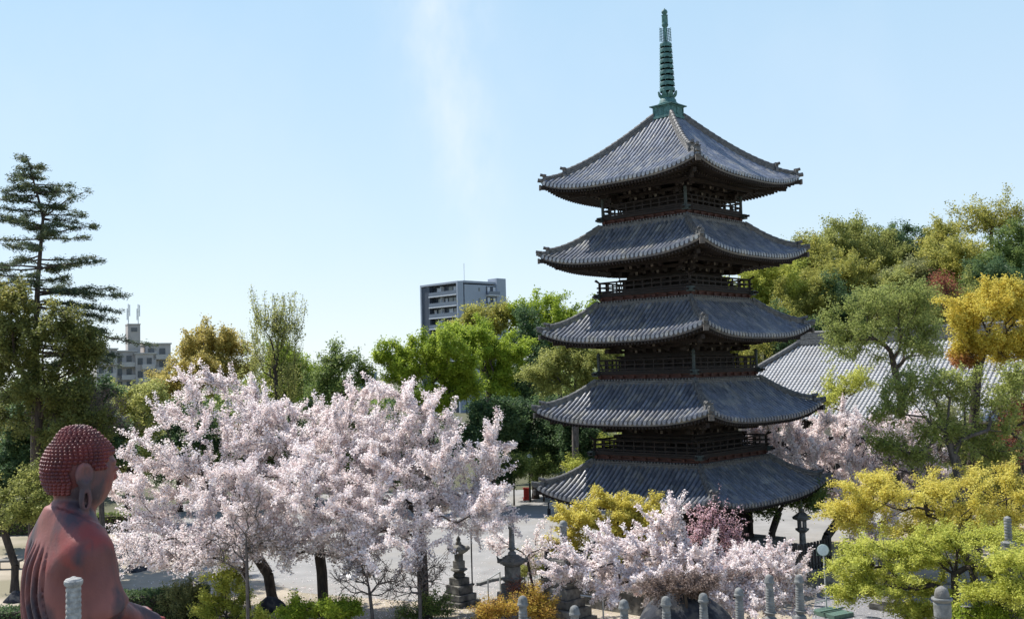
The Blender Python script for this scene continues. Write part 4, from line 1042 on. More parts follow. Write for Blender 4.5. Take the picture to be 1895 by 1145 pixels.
def lantern_far():
    S, z, w = lantern('slim stone lantern standing in the shade behind the black picket fence', 1482, 56., 922, None, None)
    b = MB(); b.lathe((0, 0, 0), [(w(30), 0), (w(30), .22), (w(22), .26), (w(13), .34), (w(11), z(985)), (w(13), z(984))], 14); b.build('shaft', STONE, S, smooth=True, sharp=35)
    b = MB(); b.lathe((0, 0, 0), [(w(12), z(985)), (w(24), z(980)), (w(25), z(977)), (w(15), z(976))], 6)
    for k in range(6):
        an = k*PI/3; b.box((w(12)*math.cos(an), w(12)*math.sin(an), (z(976)+z(962))/2), (.10, .10, z(962)-z(976)))
    b.build('fire_box', STONE, S)
    b = MB(); b.lathe((0, 0, 0), [(w(14), z(963)), (w(32), z(960)), (w(34), z(956)), (w(18), z(950)), (w(7), z(946))], 6); b.build('roof', STONE, S)
    b = MB(); b.lathe((0, 0, 0), [(w(8), z(947)), (w(11), z(943)), (w(5), z(940)), (w(7), z(935)), (w(4), z(928)), (.01, z(921))], 10); b.build('finial', STONE, S, smooth=True)
lantern_far()
def lantern_right():
    S, z, w = lantern('tall stone lantern with ringed spire and curled eaves at the right picture edge', 1864, 37., 955, None, None)
    b = MB(); b.box((0, 0, .3), (1.5, 1.5, .6)); b.box((0, 0, .6+.2), (1.15, 1.15, .4)); b.lathe((0, 0, 0), [(w(34), 1.0), (w(36), z(1135)), (w(50), z(1112)), (w(50), z(1107)), (w(30), z(1104))], 12); bevel(b.build('base', STONE, S), .02)
    b = MB(); b.box((0, 0, (z(1104)+z(1077))/2), (w(20)*2, w(20)*2, z(1077)-z(1104))); b.lathe((0, 0, 0), [(w(26), z(1077)), (w(38), z(1068)), (w(40), z(1064)), (w(24), z(1062))], 12); bevel(b.build('shaft', STONEPALE, S), .02)
    b = MB(); b.box((0, 0, (z(1063)+z(1038))/2), (w(21)*2, w(21)*2, z(1038)-z(1063)))
    for a in range(4): an = a*PI/2; b.lathe((math.cos(an)*w(21), math.sin(an)*w(21), z(1060)), [(.06, 0), (.09, .10), (.07, .22), (.05, .26), (.055, .32), (.02, .37)], 8)
    b.build('fire_box', STONE, S)
    b = MB(); b.lathe((0, 0, 0), [(w(24), z(1040)), (w(42), z(1032)), (w(46), z(1026)), (w(34), z(1018)), (w(20), z(1006))], sq=True)
    for a in range(4):
        an = a*PI/2+PI/4; d = np.array([math.cos(an), math.sin(an), 0])*w(60); b.lathe((d[0], d[1], z(1032)), [(.02, -.05), (.14, .03), (.17, .16), (.10, .28), (.02, .32)], 10)
    b.build('roof', STONE, S)
    b = MB(); pr = [(w(26), z(1008)), (w(28), z(1003)), (w(12), z(1000))]
    for r in range(7): pr += [(w(11), z(998-5.6*r)), (w(13.5), z(996.5-5.6*r)), (w(13.5), z(993.5-5.6*r)), (w(11), z(992.5-5.6*r))]
    pr += [(w(13), z(958)), (w(9), z(956)), (.01, z(954))]; b.lathe((0, 0, 0), pr, 14); b.build('finial', STONEPALE, S, smooth=True, sharp=35)
lantern_right()
def lantern_mid():
    S, z, w = lantern('squat round stone lantern shaft under the yellow maple branches', 1641, 43.5, 1070, None, None)
    b = MB(); b.box((0, 0, .13), (1.15, 1.15, .26)); b.lathe((0, 0, 0), [(w(48), .26), (w(52), .40), (w(36), .52), (w(31), .58), (w(29), 1.0), (w(31), 1.42), (w(34), 1.46)], 18); b.build('shaft', STONE, S, smooth=True, sharp=35)
    b = MB(); b.lathe((0, 0, 0), [(w(34), 1.46), (w(50), 1.62), (w(52), 1.72), (w(30), 1.74), (w(28), 2.1), (w(60), 2.14), (w(62), 2.24), (w(30), 2.46), (w(9), 2.6), (w(12), 2.72), (.01, 2.9)], 6); b.build('fire_box', STONE, S)
lantern_mid()
def lantern_near():
    S, z, w = lantern('mottled stone pillar topped by a round jewel, in front of the maple trunk', 1742, 26., 1083, None, None)
    b = MB(); b.lathe((0, 0, 0), [(w(24), z(1108)), (w(27), z(1103)), (w(25), z(1096)), (w(21), z(1089)), (w(10), z(1085)), (.01, z(1083))], 16); b.build('jewel', STONE, S, smooth=True)
    b = MB(); pr = [(w(58), 0), (w(58), .5), (w(30), .55)]; v = 1160
    zz = .55; top = z(1112)
    n = 9
    for k in range(n):
        a, c = zz+(top-zz)*k/n, zz+(top-zz)*(k+1)/n; pr += [(w(27), a+.02), (w(31), a+.05), (w(31), c-.05), (w(27), c-.02)]
    pr += [(w(33), z(1111)), (w(38), z(1107.5)), (w(37), z(1105.5)), (w(22), z(1105))]; b.lathe((0, 0, 0), pr, 14); b.build('ringed_shaft', STONEPALE, S, smooth=True, sharp=35)
lantern_near()
# ------------------------------------------------------------------ black picket fences on stone footings
def picket(label, P, Q, zb, h, step=.24, posts=(), postm=METALBLACK, wall=0.):
    P, Q = np.array(P, float), np.array(Q, float); d = Q-P; L = np.linalg.norm(d[:2]); u = d/L
    S = thing('picket_fence', label, 'fence', (P[0], P[1], 0), 0, 'black picket fences by the pagoda')
    f = lambda s, z: np.array([u[0]*s, u[1]*s, z])
    b = MB()
    for s in np.arange(.1, L, step): b.box(f(s, zb+h/2), (.085, .085, h), math.atan2(u[1], u[0]))
    b.build('pickets', METALBLACK, S)
    for z in (zb+.22, zb+h-.28): r = MB(); r.bar(f(0, z), f(L, z), .06, .09); r.build('rail', METALBLACK, S)
    for s in np.arange(0, L+.01, max(2.4, L/round(L/2.4))): r = MB(); r.box(f(s, zb+h/2+.06), (.16, .16, h+.12), math.atan2(u[1], u[0])); r.build('post', postm, S)
    if wall:
        r = MB(); r.bar(f(-.2, zb-wall/2), f(L+.2, zb-wall/2), .5, wall-.02); r.bar(f(-.25, zb-.06), f(L+.25, zb-.06), .62, .14); r.build('stone_footing', STONEDARK, S)
zf = .95
a1, a2, a3 = G(1013, 1070, zf), G(1200, 1096, zf), G(1490, 1062, zf)
picket('black picket fence left of the front cherry, below the golden maple', a1, a2, zf, 1.25, wall=zf)
c1, c2 = G(1405, 1078, zf), G(1536, 1046, zf)
picket('black picket fence on a stone footing beside the floodlight', c1, c2, zf, 1.25, wall=zf)
p = W(1448, 1003, 45.0)
b = MB(); b.lathe((0, 0, 0), [(.13, 0), (.13, p[2]-.45), (.16, p[2]-.42), (.16, p[2]-.36), (.12, p[2]-.33), (.15, p[2]-.2), (.12, p[2]-.06), (.02, p[2])], 12)
o = b.build('stone_post', STONEPALE, smooth=True, sharp=35); o.location = (p[0], p[1], 0); tag(o, 'thin round stone post in front of the black pickets', 'stone post')
# red lacquer panel and white barrier far behind
def floodlight():
    p = W(1523, 1017, 43.0); S = thing('floodlight', 'round white floodlight on a thin pole between pagoda fence and yellow maple', 'floodlight', (p[0]+.1, p[1]+.2, 0))
    z = p[2]; b = MB(); b.tube([[0, 0, 0], [-.02, 0, z-.1]], .035, 8); b.bar((-.35, 0, .05), (.35, 0, .05), .5, .1); b.tube([[0, 0, .5], [-.5, -.1, .42]], .025, 6); b.build('pole', METALPALE, S)
    b = MB(); ax = np.array([-.25, -.9, .12]); ax /= np.linalg.norm(ax); c = np.array([-.1, -.2, z])
    b.tube([c-ax*.22, c-ax*.1, c+ax*.06], [.10, .21, .255], 24); b.build('housing', METALGREEN, S, smooth=True, sharp=40)
    b = MB(); b.tube([c+ax*.055, c+ax*.075], [.235, .225], 24); b.build('lens', mat('floodlight_glass', (.75, .82, .78), (.62, .70, .66), .12, 9., spec=.6), S, smooth=True, sharp=40)
    b = MB(); b.tube([c-ax*.05+[.27, 0, 0], c+[.27, 0, -.2], [0, 0, z-.28], c+[-.27, 0, -.2], c-ax*.05-[.27, 0, 0]], .02, 6); b.build('bracket', METALGREEN, S)
floodlight()
def green_cabinet():
    p = G(1540, 1138); S = MB(); S.box((0, 0, .10), (1.1, 1.3, .16), .5); S.bar((-.6, -.4, .24), (.6, .3, .24), .06, .06); o = S.build('cable_cover', METALGREEN); o.location = p; tag(o, 'flat green metal cover lying at the floodlight foot', 'cable cover')
green_cabinet()
def railing(name, label, cat, pts, h, m=METALGREEN, pick=.14, rails=(1., .1)):
    P = [np.array(q, float) for q in pts]; O = P[0]*np.array([1, 1, 0]); S = thing(name, label, cat, O)
    for a, c in zip(P[:-1], P[1:]):
        for f in rails: b = MB(); b.tube([a-O+[0, 0, h*f], c-O+[0, 0, h*f]], .03, 8); b.build('rail', m, S)
        L = np.linalg.norm(c-a); n = max(1, int(L/1.5))
        if pick:
            b = MB()
            for s in np.arange(pick, L, pick): q = a-O+(c-a)*s/L; b.tube([q+[0, 0, h*.1], q+[0, 0, h]], .012, 5)
            b.build('balusters', m, S)
    for q in P: b = MB(); b.tube([q-O, q-O+[0, 0, h+.03]], .035, 8); b.build('post', m, S)
railing('metal_railing', 'pale green metal railing between the two tall stone stupas', 'railing', [G(972, 1096), G(1016, 1083)], 1.15)
railing('handrail', 'bent pipe handrail just left of the tall slim stupa', 'handrail', [G(904, 1113), G(926, 1098)], 1.0, METALPALE, 0, (1.,))
railing('handrail', 'pale pipe handrail in front of the blossom, left of the boulder', 'handrail', [G(1075, 1146), G(1117, 1152)], 1.0, METALPALE, 0, (1.,))
p = G(874, 1082); b = MB(); b.tube([[0, 0, 0], [0, 0, W(874, 976, p[1])[2]]], .035, 8); b.tube([[0, 0, 0], [0, 0, .08]], .12, 10); o = b.build('sign_pole', METALBLACK); o.location = p; tag(o, 'thin black pole on the plaza right of the eroded stupa', 'pole')
# boulder with twiggy top in front of the blossom
def boulder(name, label, c, r, seed, m=ROCK, grp=None):
    rng = np.random.default_rng(seed); ph = rng.random((6, 3))*6
    def f(X, Y, Z):
        d = ell(X, Y, Z, (0, 0, 0), r)
        for k in range(6): fr = (1.2+k*.9)/max(r[0], .4); d = d+.13*r[0]/(1+k)*np.sin(X*fr+ph[k, 0])*np.sin(Y*fr*1.2+ph[k, 1])*np.sin(Z*fr*1.1+ph[k, 2])
        d = smax(d, X*.6+Y*-.3+Z*.74-r[2]*.9, .1*r[2]); d = smax(d, -X*.7+Y*-.2+Z*.7-r[2]*.95, .1*r[2])
        return d
    h = max(r)/16.; V, Q = surface_nets(f, -np.array(r)*1.35, np.array(r)*1.35, h)
    b = MB(); b.add(V, Q); o = b.build(name, m, smooth=True, sharp=50); o.location = c; return tag(o, label, 'rock', grp)
bp = W(1262, 1092, 36.0); boulder('boulder', 'large boulder toned dark blue for shade under the front cherry at the bottom edge', (bp[0], 36.0, .9), (1.75, 1.2, 1.75), 3)
gp = G(452, 1122); boulder('boulder', 'flat dark garden rock beside the yellow shrub', G(497, 1130)+[0, 0, .1], (.8, .6, .45), 5)
for u, v, s, lab in ((247, 1056, .95, 'low dark garden rock on the sand near the statue elbow'), (330, 1036, .8, 'low dark garden rock on the sand under the cherry twigs'), (27, 1112, .55, 'small rounded dark rock at the lower left edge')):
    boulder('boulder', lab, G(u, v)+[0, 0, .08], (s, .5, .36), int(u), grp='garden rocks')
# small things on the left sand court
def bench():
    p = G(12, 1052); S = thing('stone_bench', 'stone bench with a slab top on the sand at the left edge', 'bench', p)
    b = MB(); b.box((0, 0, .46), (1.7, .5, .12)); bevel(b.build('seat', STONE, S), .02)
    for s in (-.55, .55): b = MB(); b.box((s, 0, .20), (.22, .4, .40)); b.build('leg', STONE, S)
bench()
def notice():
    p = G(402, 1028); S = thing('notice_board', 'brown wooden notice board with a pale sheet beneath the cherry blossom', 'notice board', p, .2)
    b = MB(); b.box((0, 0, 1.15), (1.5, .12, 1.1)); b.build('board', mat('brown_board', (.12, .07, .045), (.07, .04, .028), .8, 4.), S)
    b = MB(); b.box((.22, -.07, 1.18), (.42, .02, .80)); b.build('sheet', mat('pale_sheet', (.66, .67, .68), (.58, .6, .62), .8, 4.), S)
    b = MB(); b.box((0, 0, 1.76), (1.8, .5, .10)); b.build('roof', WOOD, S)
    for s in (-.7, .7): b = MB(); b.box((s, 0, .85), (.14, .14, 1.7)); b.build('leg', WOOD, S)
notice()
def lamp():
    p = W(979, 847, 82.0); S = thing('street_lamp', 'white globe lamp on a post in the dark shade left of the pagoda', 'lamp', (p[0], p[1], 0))
    b = MB(); b.tube([[0, 0, 0], [0, 0, p[2]-.3]], [.09, .06], 8); b.build('pole', METALBLACK, S)
    b = MB(); an = np.linspace(-PI/2, PI/2, 9); b.lathe((0, 0, p[2]), [(max(.01, .30*math.cos(a)), .30*math.sin(a)) for a in an], 16); b.build('globe', mat('white_globe', (.85, .85, .85), (.8, .8, .8), .25, 3.), S, smooth=True)
lamp()
def barrier():
    p, q = G(1016, 952), G(1052, 940); S = thing('barrier', 'low white chain barrier with black feet on the shaded plaza', 'barrier', p)
    d = q-p; L = np.linalg.norm(d); u = d/L
    b = MB()
    for z in (.35, .75): b.tube([[0, 0, z], list(u*L+[0, 0, z])], .04, 6)
    for s in np.arange(.2, L, .35): b.tube([u*s+[0, 0, .1], u*s+[0, 0, .75]], .022, 5)
    b.build('rails', mat('white_paint', (.75, .75, .73), (.65, .65, .63), .6, 4.), S)
    for s in (0, .5, 1): b = MB(); b.box(u*L*s+[0, 0, .22], (.22, .22, .44)); b.box(u*L*s+[0, 0, .6], (.09, .09, .6)); b.build('post', METALBLACK, S)
barrier()
p = G(975, 925); b = MB(); b.box((0, 0, .55), (.5, .4, .7)); b.box((0, 0, .95), (.62, .5, .1)); b.box((0, 0, .1), (.6, .5, .2)); o = b.build('offering_box', mat('red_paint', (.45, .035, .02), (.3, .02, .015), .5, 3.)); o.location = p; bevel(o, .02); tag(o, 'small red box beyond the left tip of the lowest roof', 'box')

def fallen_petals():
    rng = np.random.default_rng(4); n = 9000
    P = np.concatenate([rng.normal(size=(n//2, 2))*[6.5, 3.2]+[-6.5, 46.5], rng.normal(size=(n//4, 2))*[4.5, 2.5]+[6.5, 42], rng.uniform(-1, 1, (n//4, 2))*[16, 9]+[-3, 54]])
    P = np.column_stack([P, np.full(len(P), .018)])
    o = leaves('fallen_petals', P, .075, BLOSSOM, None, rng, rng.random(len(P)), up=30, asp=.9); o['kind'] = 'stuff'; o['label'] = 'pale petals strewn over the ground under the cherry trees'; o['category'] = 'petals'
fallen_petals()

# ------------------------------------------------------------------ trees and shrubs
GC = 'cherry trees in blossom'; GH = 'trees on the wooded hill'; GB = 'trees behind the plaza'; GS = 'garden shrubs'
def cherry(label, D, lobes, base, n_leaf, seed, n_att=260, lm=None, size=.088, trunk=None, r0=.24, sig=.072, shoots=(.2, .6, .2, .6), group=GC, name='cherry_tree', **k):
    return tree(name, label, 'cherry tree', D, [(l[0], l[1], l[2]*k.get('grow', 1.12), l[3]*k.get('grow', 1.12))+tuple(l[4:]) for l in lobes], base, lm or BLOSSOM, n_att, int(n_leaf*.95), size, seed, group, BARK, r0=r0, r_tip=.0125, sig=sig, twigs=k.pop('twigs', dict(per=1.45, L0=.3, L1=1.25, up=.2, cmax=16, spread=.9, seg=3)), up=.8, out=.6, asp=.85, k=.32, step=.38, shell=.42, cmax=1.5, shoots=shoots, trunk=trunk, rmix=.7, curve=.38, crown='blossom', **{a: b for a, b in k.items() if a != 'grow'})
cherry('broad white cherry tree in full blossom nearest the statue, spreading left', 47, [(400, 748, 72, 50, 2), (330, 830, 85, 65), (290, 905, 75, 55), (262, 985, 55, 50, -2), (430, 850, 85, 75), (380, 960, 90, 65), (345, 1030, 65, 30, -3), (470, 800, 65, 60), (440, 930, 80, 60, -3)], (500, 47.5), 105000, 101, 210, fork=.35)
cherry('white cherry tree with a dark bare trunk in the middle of the blossom mass', 46, [(555, 800, 80, 60, 2), (515, 870, 85, 70), (620, 845, 85, 70), (560, 955, 95, 55, -2), (655, 790, 55, 50, 1), (590, 910, 90, 60, -3), (500, 990, 60, 40, -2)], (592, 46.0), 95000, 102, 190, fork=.4)
cherry('white cherry tree with twin trunks beside the eroded stupa, reaching towards the pagoda', 44.5, [(715, 775, 75, 55, 2), (785, 805, 65, 55, 1), (700, 875, 90, 70), (800, 880, 90, 65), (875, 890, 55, 50), (760, 960, 95, 50, -2), (895, 955, 60, 40, -2), (650, 985, 60, 45, -2), (925, 835, 38, 18, 1), (720, 1030, 70, 30, -3)], (775, 44.2), 120000, 103, 230, fork=.35)
cherry('thin low cherry with sparse blossom hanging before the two bare cherry trunks', 43.5, [(320, 1025, 70, 24), (420, 1020, 70, 26), (540, 1005, 55, 26), (640, 1010, 55, 24), (260, 1010, 40, 26)], (455, 43.5), 26000, 114, 150, r0=.11, fork=.3)
cherry('blossoming cherry tree right of the pagoda below the pale hall roof', 60, [(1440, 808, 55, 28), (1540, 800, 65, 38), (1610, 835, 75, 50), (1480, 850, 85, 45), (1560, 900, 75, 55), (1610, 955, 60, 35), (1660, 790, 45, 35), (1660, 890, 50, 40), (1700, 850, 45, 40), (1420, 830, 40, 30)], (1512, 58), 110000, 104, 190, size=.105, sig=.08, fork=.45)
cherry('low wide cherry tree in dense blossom before the pagoda, above the dark boulder', 41, [(1245, 985, 38, 20, 1), (1170, 1018, 50, 18), (1300, 1042, 85, 26), (1210, 1055, 75, 30), (1390, 1046, 70, 26), (1100, 1045, 55, 18, -1), (1050, 1058, 32, 14, -1), (1428, 1068, 52, 22), (1330, 1082, 80, 28), (1462, 1095, 28, 18, -1), (1125, 1085, 45, 20, -1), (1390, 1108, 58, 24, -1)], (1255, 41), 100000, 105, 230, size=.088, sig=.055, r0=.16, grow=.9, fork=.3, shoots=(.3, .8, .2, .9))
cherry('small weeping cherry with drooping dark pink strands before the pagoda', 46, [(1316, 955, 16, 14), (1340, 980, 28, 20), (1290, 985, 26, 18), (1350, 1005, 26, 14)], (1318, 46), 5500, 106, 70, lm=PINKBLOSSOM, size=.08, grow=.8, sig=.05, r0=.10, shoots=(.6, 1.3, -1.6, 1), trunk=[(1318, 1010, 46), (1320, 942, 46)], group=None, name='weeping_cherry', lo=.7)
cherry('thin young cherry with few blossoms between slim stupa and golden maple', 47, [(1000, 1000, 28, 22), (925, 1000, 26, 20), (985, 1040, 22, 20)], (978, 46), 2600, 107, 45, size=.10, r0=.06, sig=.09, shoots=None, group=GC, twigs=dict(per=.8, L0=.2, L1=.6, up=.1, cmax=14, spread=.8, seg=2))
def T(label, D, lobes, base, lm, n_leaf, size, seed, cat='tree', name='broadleaf_tree', n_att=110, group=GB, **k):
    k.setdefault('sig', size*.8); k.setdefault('r0', .26); k.setdefault('rmin', .011); k.setdefault('cmax', 1.5); k.setdefault('pieces', 7); sc = D/50.; k.setdefault('twigs', dict(per=1.1, L0=.25*sc, L1=.85*sc, up=.25, cmax=9, spread=.9, seg=2))
    f = k.pop('grow', 1.14); lobes = [(l[0], l[1], l[2]*f, l[3]*f)+tuple(l[4:]) for l in lobes]
    return tree(name, label, cat, D, lobes, base, lm, int(n_att*1.25), int(n_leaf*2.3), size*.74, seed, group, **k)
# --- in front of and beside the pagoda
T('small golden maple in young leaf in front of the lowest roof', 48, [(1125, 935, 45, 18), (1080, 965, 42, 26), (1150, 968, 55, 32), (1058, 1000, 32, 16), (1120, 1028, 65, 18), (1192, 962, 32, 26), (1052, 1026, 25, 12), (1140, 1000, 60, 20)], (1120, 48), L_MAPLEBR, 30000, .13, 201, name='maple_tree', group=None, r0=.12, up=1.2, sigz=.06)
T('bright yellow green maple with flat spreading tiers at the lower right', 38.6, [(1640, 1005, 75, 14), (1590, 1040, 42, 16), (1700, 1045, 85, 16), (1620, 1072, 65, 15), (1790, 1012, 65, 14), (1850, 992, 48, 12), (1740, 1000, 55, 12), (1585, 1092, 38, 12), (1872, 1072, 35, 10), (1700, 1090, 55, 9), (1885, 1126, 45, 10), (1700, 1128, 40, 8), (1840, 1052, 40, 9), (1858, 1030, 42, 12, -3), (1885, 1085, 34, 12, -3), (1835, 1095, 34, 10, -2)], (1772, 38), L_YELLOW, 40000, .115, 202, name='maple_tree', group='maples at the lower right', r0=.17, up=1.1, sigz=.07, n_att=230, grow=1.18, pieces=9, twigs=dict(per=1.4, L0=.2, L1=1.0, up=-.05, cmax=9, spread=1., seg=2, flat=.25), trunk=[(1768, 1150, 38), (1766, 1062, 38.2)], lo=.5, step=.35)
T('ochre leafed maple rising behind the bright yellow green maple', 42.5, [(1680, 940, 100, 26), (1600, 922, 52, 20), (1790, 950, 85, 26), (1855, 900, 45, 40), (1850, 950, 55, 30), (1720, 975, 75, 18), (1570, 955, 35, 22), (1760, 905, 60, 22), (1640, 900, 50, 14)], (1790, 42.5), L_MAPLEBR, 24000, .12, 203, name='maple_tree', group='maples at the lower right', r0=.17, up=.9, sigz=.09, n_att=220, grow=1.15, pieces=9, twigs=dict(per=1.3, L0=.2, L1=.9, up=.05, cmax=9, spread=1., seg=2, flat=.35))
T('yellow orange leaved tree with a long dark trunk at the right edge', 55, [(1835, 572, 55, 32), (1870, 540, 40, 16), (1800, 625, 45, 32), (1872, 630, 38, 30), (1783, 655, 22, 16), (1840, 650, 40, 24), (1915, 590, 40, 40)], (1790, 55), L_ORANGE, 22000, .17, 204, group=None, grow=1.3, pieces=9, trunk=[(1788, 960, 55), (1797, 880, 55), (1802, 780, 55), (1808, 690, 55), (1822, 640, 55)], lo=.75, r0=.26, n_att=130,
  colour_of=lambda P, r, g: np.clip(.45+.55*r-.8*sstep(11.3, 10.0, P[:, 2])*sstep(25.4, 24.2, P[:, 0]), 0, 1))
T('sparse green tree with forked dark trunk in front of the hall roof', 51, [(1690, 708, 52, 24), (1655, 760, 32, 22), (1740, 715, 42, 24), (1720, 785, 40, 28), (1860, 745, 38, 30), (1885, 700, 28, 24), (1700, 838, 34, 16), (1835, 790, 36, 24), (1640, 820, 30, 14), (1720, 740, 60, 40), (1800, 720, 40, 30), (1850, 840, 40, 24), (1780, 800, 40, 30)], (1783, 51), L_FRESH, 13000, .17, 205, group=None, trunk=[(1783, 980, 51), (1778, 890, 51), (1765, 840, 51), (1740, 780, 51)], lo=.5, bark=BARKGREY, n_att=170, rmin=0, cmax=3)
T('tall feathery yellow olive tree behind the ochre maple at the right edge', 62, [(1862, 855, 44, 50), (1805, 880, 46, 34), (1890, 790, 30, 40), (1750, 900, 40, 24), (1900, 900, 40, 40)], (1860, 62), L_OLIVE, 15000, .17, 212, group=None, n_att=150, rmin=0)
T('feathery pale green tree filling the gap before the hall wall', 64, [(1730, 830, 44, 34), (1690, 800, 40, 26), (1770, 770, 40, 34)], (1740, 64), L_PALE, 7000, .17, 213, group=None, n_att=120, rmin=0)
T('leggy shrub tree with red brown young leaves at the right edge', 53, [(1888, 775, 26, 26), (1870, 830, 26, 22), (1900, 720, 22, 20)], (1885, 53), L_RED, 2600, .14, 206, group=None, rmin=0, r0=.09, n_att=70)
T('bare grey twigged tree between the blossom and the forked trunk', 54, [(1700, 870, 60, 34), (1660, 855, 40, 30), (1740, 850, 40, 30)], (1715, 54), L_TWIG, 2500, .10, 207, group=None, bark=BARKGREY, rmin=0, r0=.12, n_att=190, r_tip=.012)
T('yellow green tree with bare inner limbs in front of the hall ridge', 72, [(1590, 585, 42, 34), (1640, 560, 55, 22), (1685, 595, 50, 32), (1568, 635, 28, 22), (1620, 625, 45, 22), (1722, 630, 28, 26), (1700, 560, 36, 20), (1555, 610, 26, 26), (1690, 655, 40, 18)], (1662, 72), L_FRESH, 12500, .20, 208, group=None, grow=1.22, pieces=10, trunk=[(1668, 740, 72), (1660, 700, 72), (1648, 650, 72)], lo=.5, n_att=150, rmin=0, rmix=.5, colour_of=lambda P, r, g: np.clip(r*.75, 0, 1))
T('small yellow leafed tree below the hall eave, above the blossom', 66, [(1545, 722, 32, 16), (1580, 705, 24, 12), (1530, 745, 20, 14)], (1560, 66), L_YELLOW, 3500, .16, 209, group=None, n_att=60, rmin=0, r0=.12)
T('dark limbed tree under the right eave of the lowest roof', 57, [(1440, 925, 40, 12), (1500, 925, 26, 20), (1410, 935, 30, 12)], (1413, 57), L_MID, 4200, .16, 210, group=None, n_att=60, rmin=0, r0=.2)
# --- left side
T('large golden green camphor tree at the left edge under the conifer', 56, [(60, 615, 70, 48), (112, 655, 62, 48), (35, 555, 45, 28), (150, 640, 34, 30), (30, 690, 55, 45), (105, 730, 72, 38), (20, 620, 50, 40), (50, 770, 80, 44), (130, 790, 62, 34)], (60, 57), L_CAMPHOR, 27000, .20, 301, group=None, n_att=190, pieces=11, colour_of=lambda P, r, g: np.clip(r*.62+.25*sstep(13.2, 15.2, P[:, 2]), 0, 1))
T('dark shaded evergreen tree behind the statue head', 66, [(60, 800, 80, 50), (150, 790, 60, 34), (20, 850, 60, 50), (110, 850, 70, 36), (190, 830, 40, 36), (150, 730, 50, 40), (60, 880, 80, 34), (170, 880, 50, 30), (100, 800, 100, 60)], (90, 68), L_DARK, 60000, .24, 302, group=None)
T('drooping olive tree with a leaning trunk at the left edge', 52, [(40, 905, 70, 22), (60, 950, 60, 16), (10, 960, 40, 20), (80, 880, 60, 18)], (28, 52), L_OLIVE, 9000, .15, 303, group=None, rmin=0, r0=.19, trunk=[(28, 1045, 52), (8, 985, 52), (-12, 930, 52)], lo=.5)
T('bare grey twigged tree between camphor and cherry', 58, [(170, 735, 60, 34), (215, 770, 50, 30), (130, 770, 50, 30)], (190, 58), L_TWIG, 3000, .11, 304, group=None, bark=BARKGREY, rmin=0, r0=.16, n_att=200, r_tip=.013)
T('yellow green tree glowing behind the left end of the blossom', 76, [(220, 785, 55, 34), (285, 765, 42, 30), (245, 740, 40, 20), (200, 860, 50, 30), (255, 850, 45, 34)], (235, 76), L_OLIVE, 15000, .24, 305, colour_of=lambda P, r, g: np.clip(.4+.6*r, 0, 1))
T('bronze leaved tree in front of the tan apartment block', 92, [(338, 690, 55, 42), (400, 655, 52, 30), (300, 722, 38, 34), (430, 690, 38, 38), (370, 640, 36, 18)], (370, 92), L_BRONZE, 22000, .26, 306, n_att=150, rmin=0)
T('tall upright ginkgo with thin bare shoots above the cherry blossom', 84, [(492, 640, 22, 48), (530, 640, 24, 48), (512, 615, 20, 34), (508, 720, 40, 40)], (511, 84), L_OLIVE, 6500, .20, 307, n_att=150, rmin=0, pieces=0, shoots=(1.2, 2.4, 1.4, 1), twigs=dict(per=.8, L0=.5, L1=1.8, up=1.2, cmax=8, spread=.35, seg=2), k=.5, name='ginkgo_tree', cat='ginkgo tree', r_tip=.016, group=None, colour_of=lambda P, r, g: np.clip(.35+.6*r, 0, 1), sig=.14)
T('round fresh green tree half behind the upright ginkgo', 96, [(540, 690, 48, 36), (500, 705, 40, 34), (575, 705, 30, 26)], (540, 96), L_BRIGHT, 11000, .27, 308, colour_of=lambda P, r, g: r*.75, pieces=3, shell=.75)
T('loose open crowned green tree above the middle of the blossom', 80, [(620, 672, 30, 18), (655, 690, 22, 20), (606, 712, 32, 20), (640, 725, 36, 20)], (632, 80), L_MID, 6500, .24, 309, rmin=0, n_att=80)
T('bright green zelkova with visible fan of limbs beside the apartment tower', 80, [(758, 660, 42, 32), (810, 640, 50, 28), (850, 680, 48, 40), (790, 712, 68, 34), (742, 695, 32, 28), (868, 722, 34, 32), (810, 690, 60, 40)], (785, 80), L_BRIGHT, 30000, .22, 310, n_att=170, rmin=0, fork=.6, pieces=3, shell=.75)
T('yellow green tree directly under the apartment tower', 96, [(850, 612, 42, 18), (900, 632, 58, 34), (945, 680, 28, 42), (905, 690, 45, 40)], (905, 96), L_BRIGHT, 20000, .26, 311, colour_of=lambda P, r, g: np.clip(r*.9, 0, 1), pieces=3, shell=.75)
T('olive green dome shaped tree overlapping the apartment balconies', 112, [(895, 592, 36, 22), (880, 610, 36, 22), (915, 612, 34, 22)], (895, 112), L_GOLD, 9000, .30, 312, pieces=3, shell=.75)
T('wide light green crown rising between apartment and pagoda', 112, [(1000, 598, 50, 30), (1055, 584, 54, 28), (1092, 600, 40, 34), (972, 625, 38, 32), (1030, 630, 60, 30)], (1040, 112), L_BRIGHT, 24000, .32, 313, colour_of=lambda P, r, g: r*.85, pieces=3, shell=.75)
T('dark evergreen crown in the gap left of the second roof', 100, [(975, 640, 34, 40), (985, 700, 34, 46), (940, 740, 40, 40)], (980, 100), L_DARK, 12000, .30, 314)
T('grey olive tree with visible twigs left of the middle balcony', 78, [(1035, 680, 46, 30), (1095, 668, 40, 24), (1012, 702, 26, 28), (1075, 715, 52, 24)], (1060, 78), L_OLIVE, 17000, .22, 315, rmin=0, n_att=150, bark=BARKGREY)
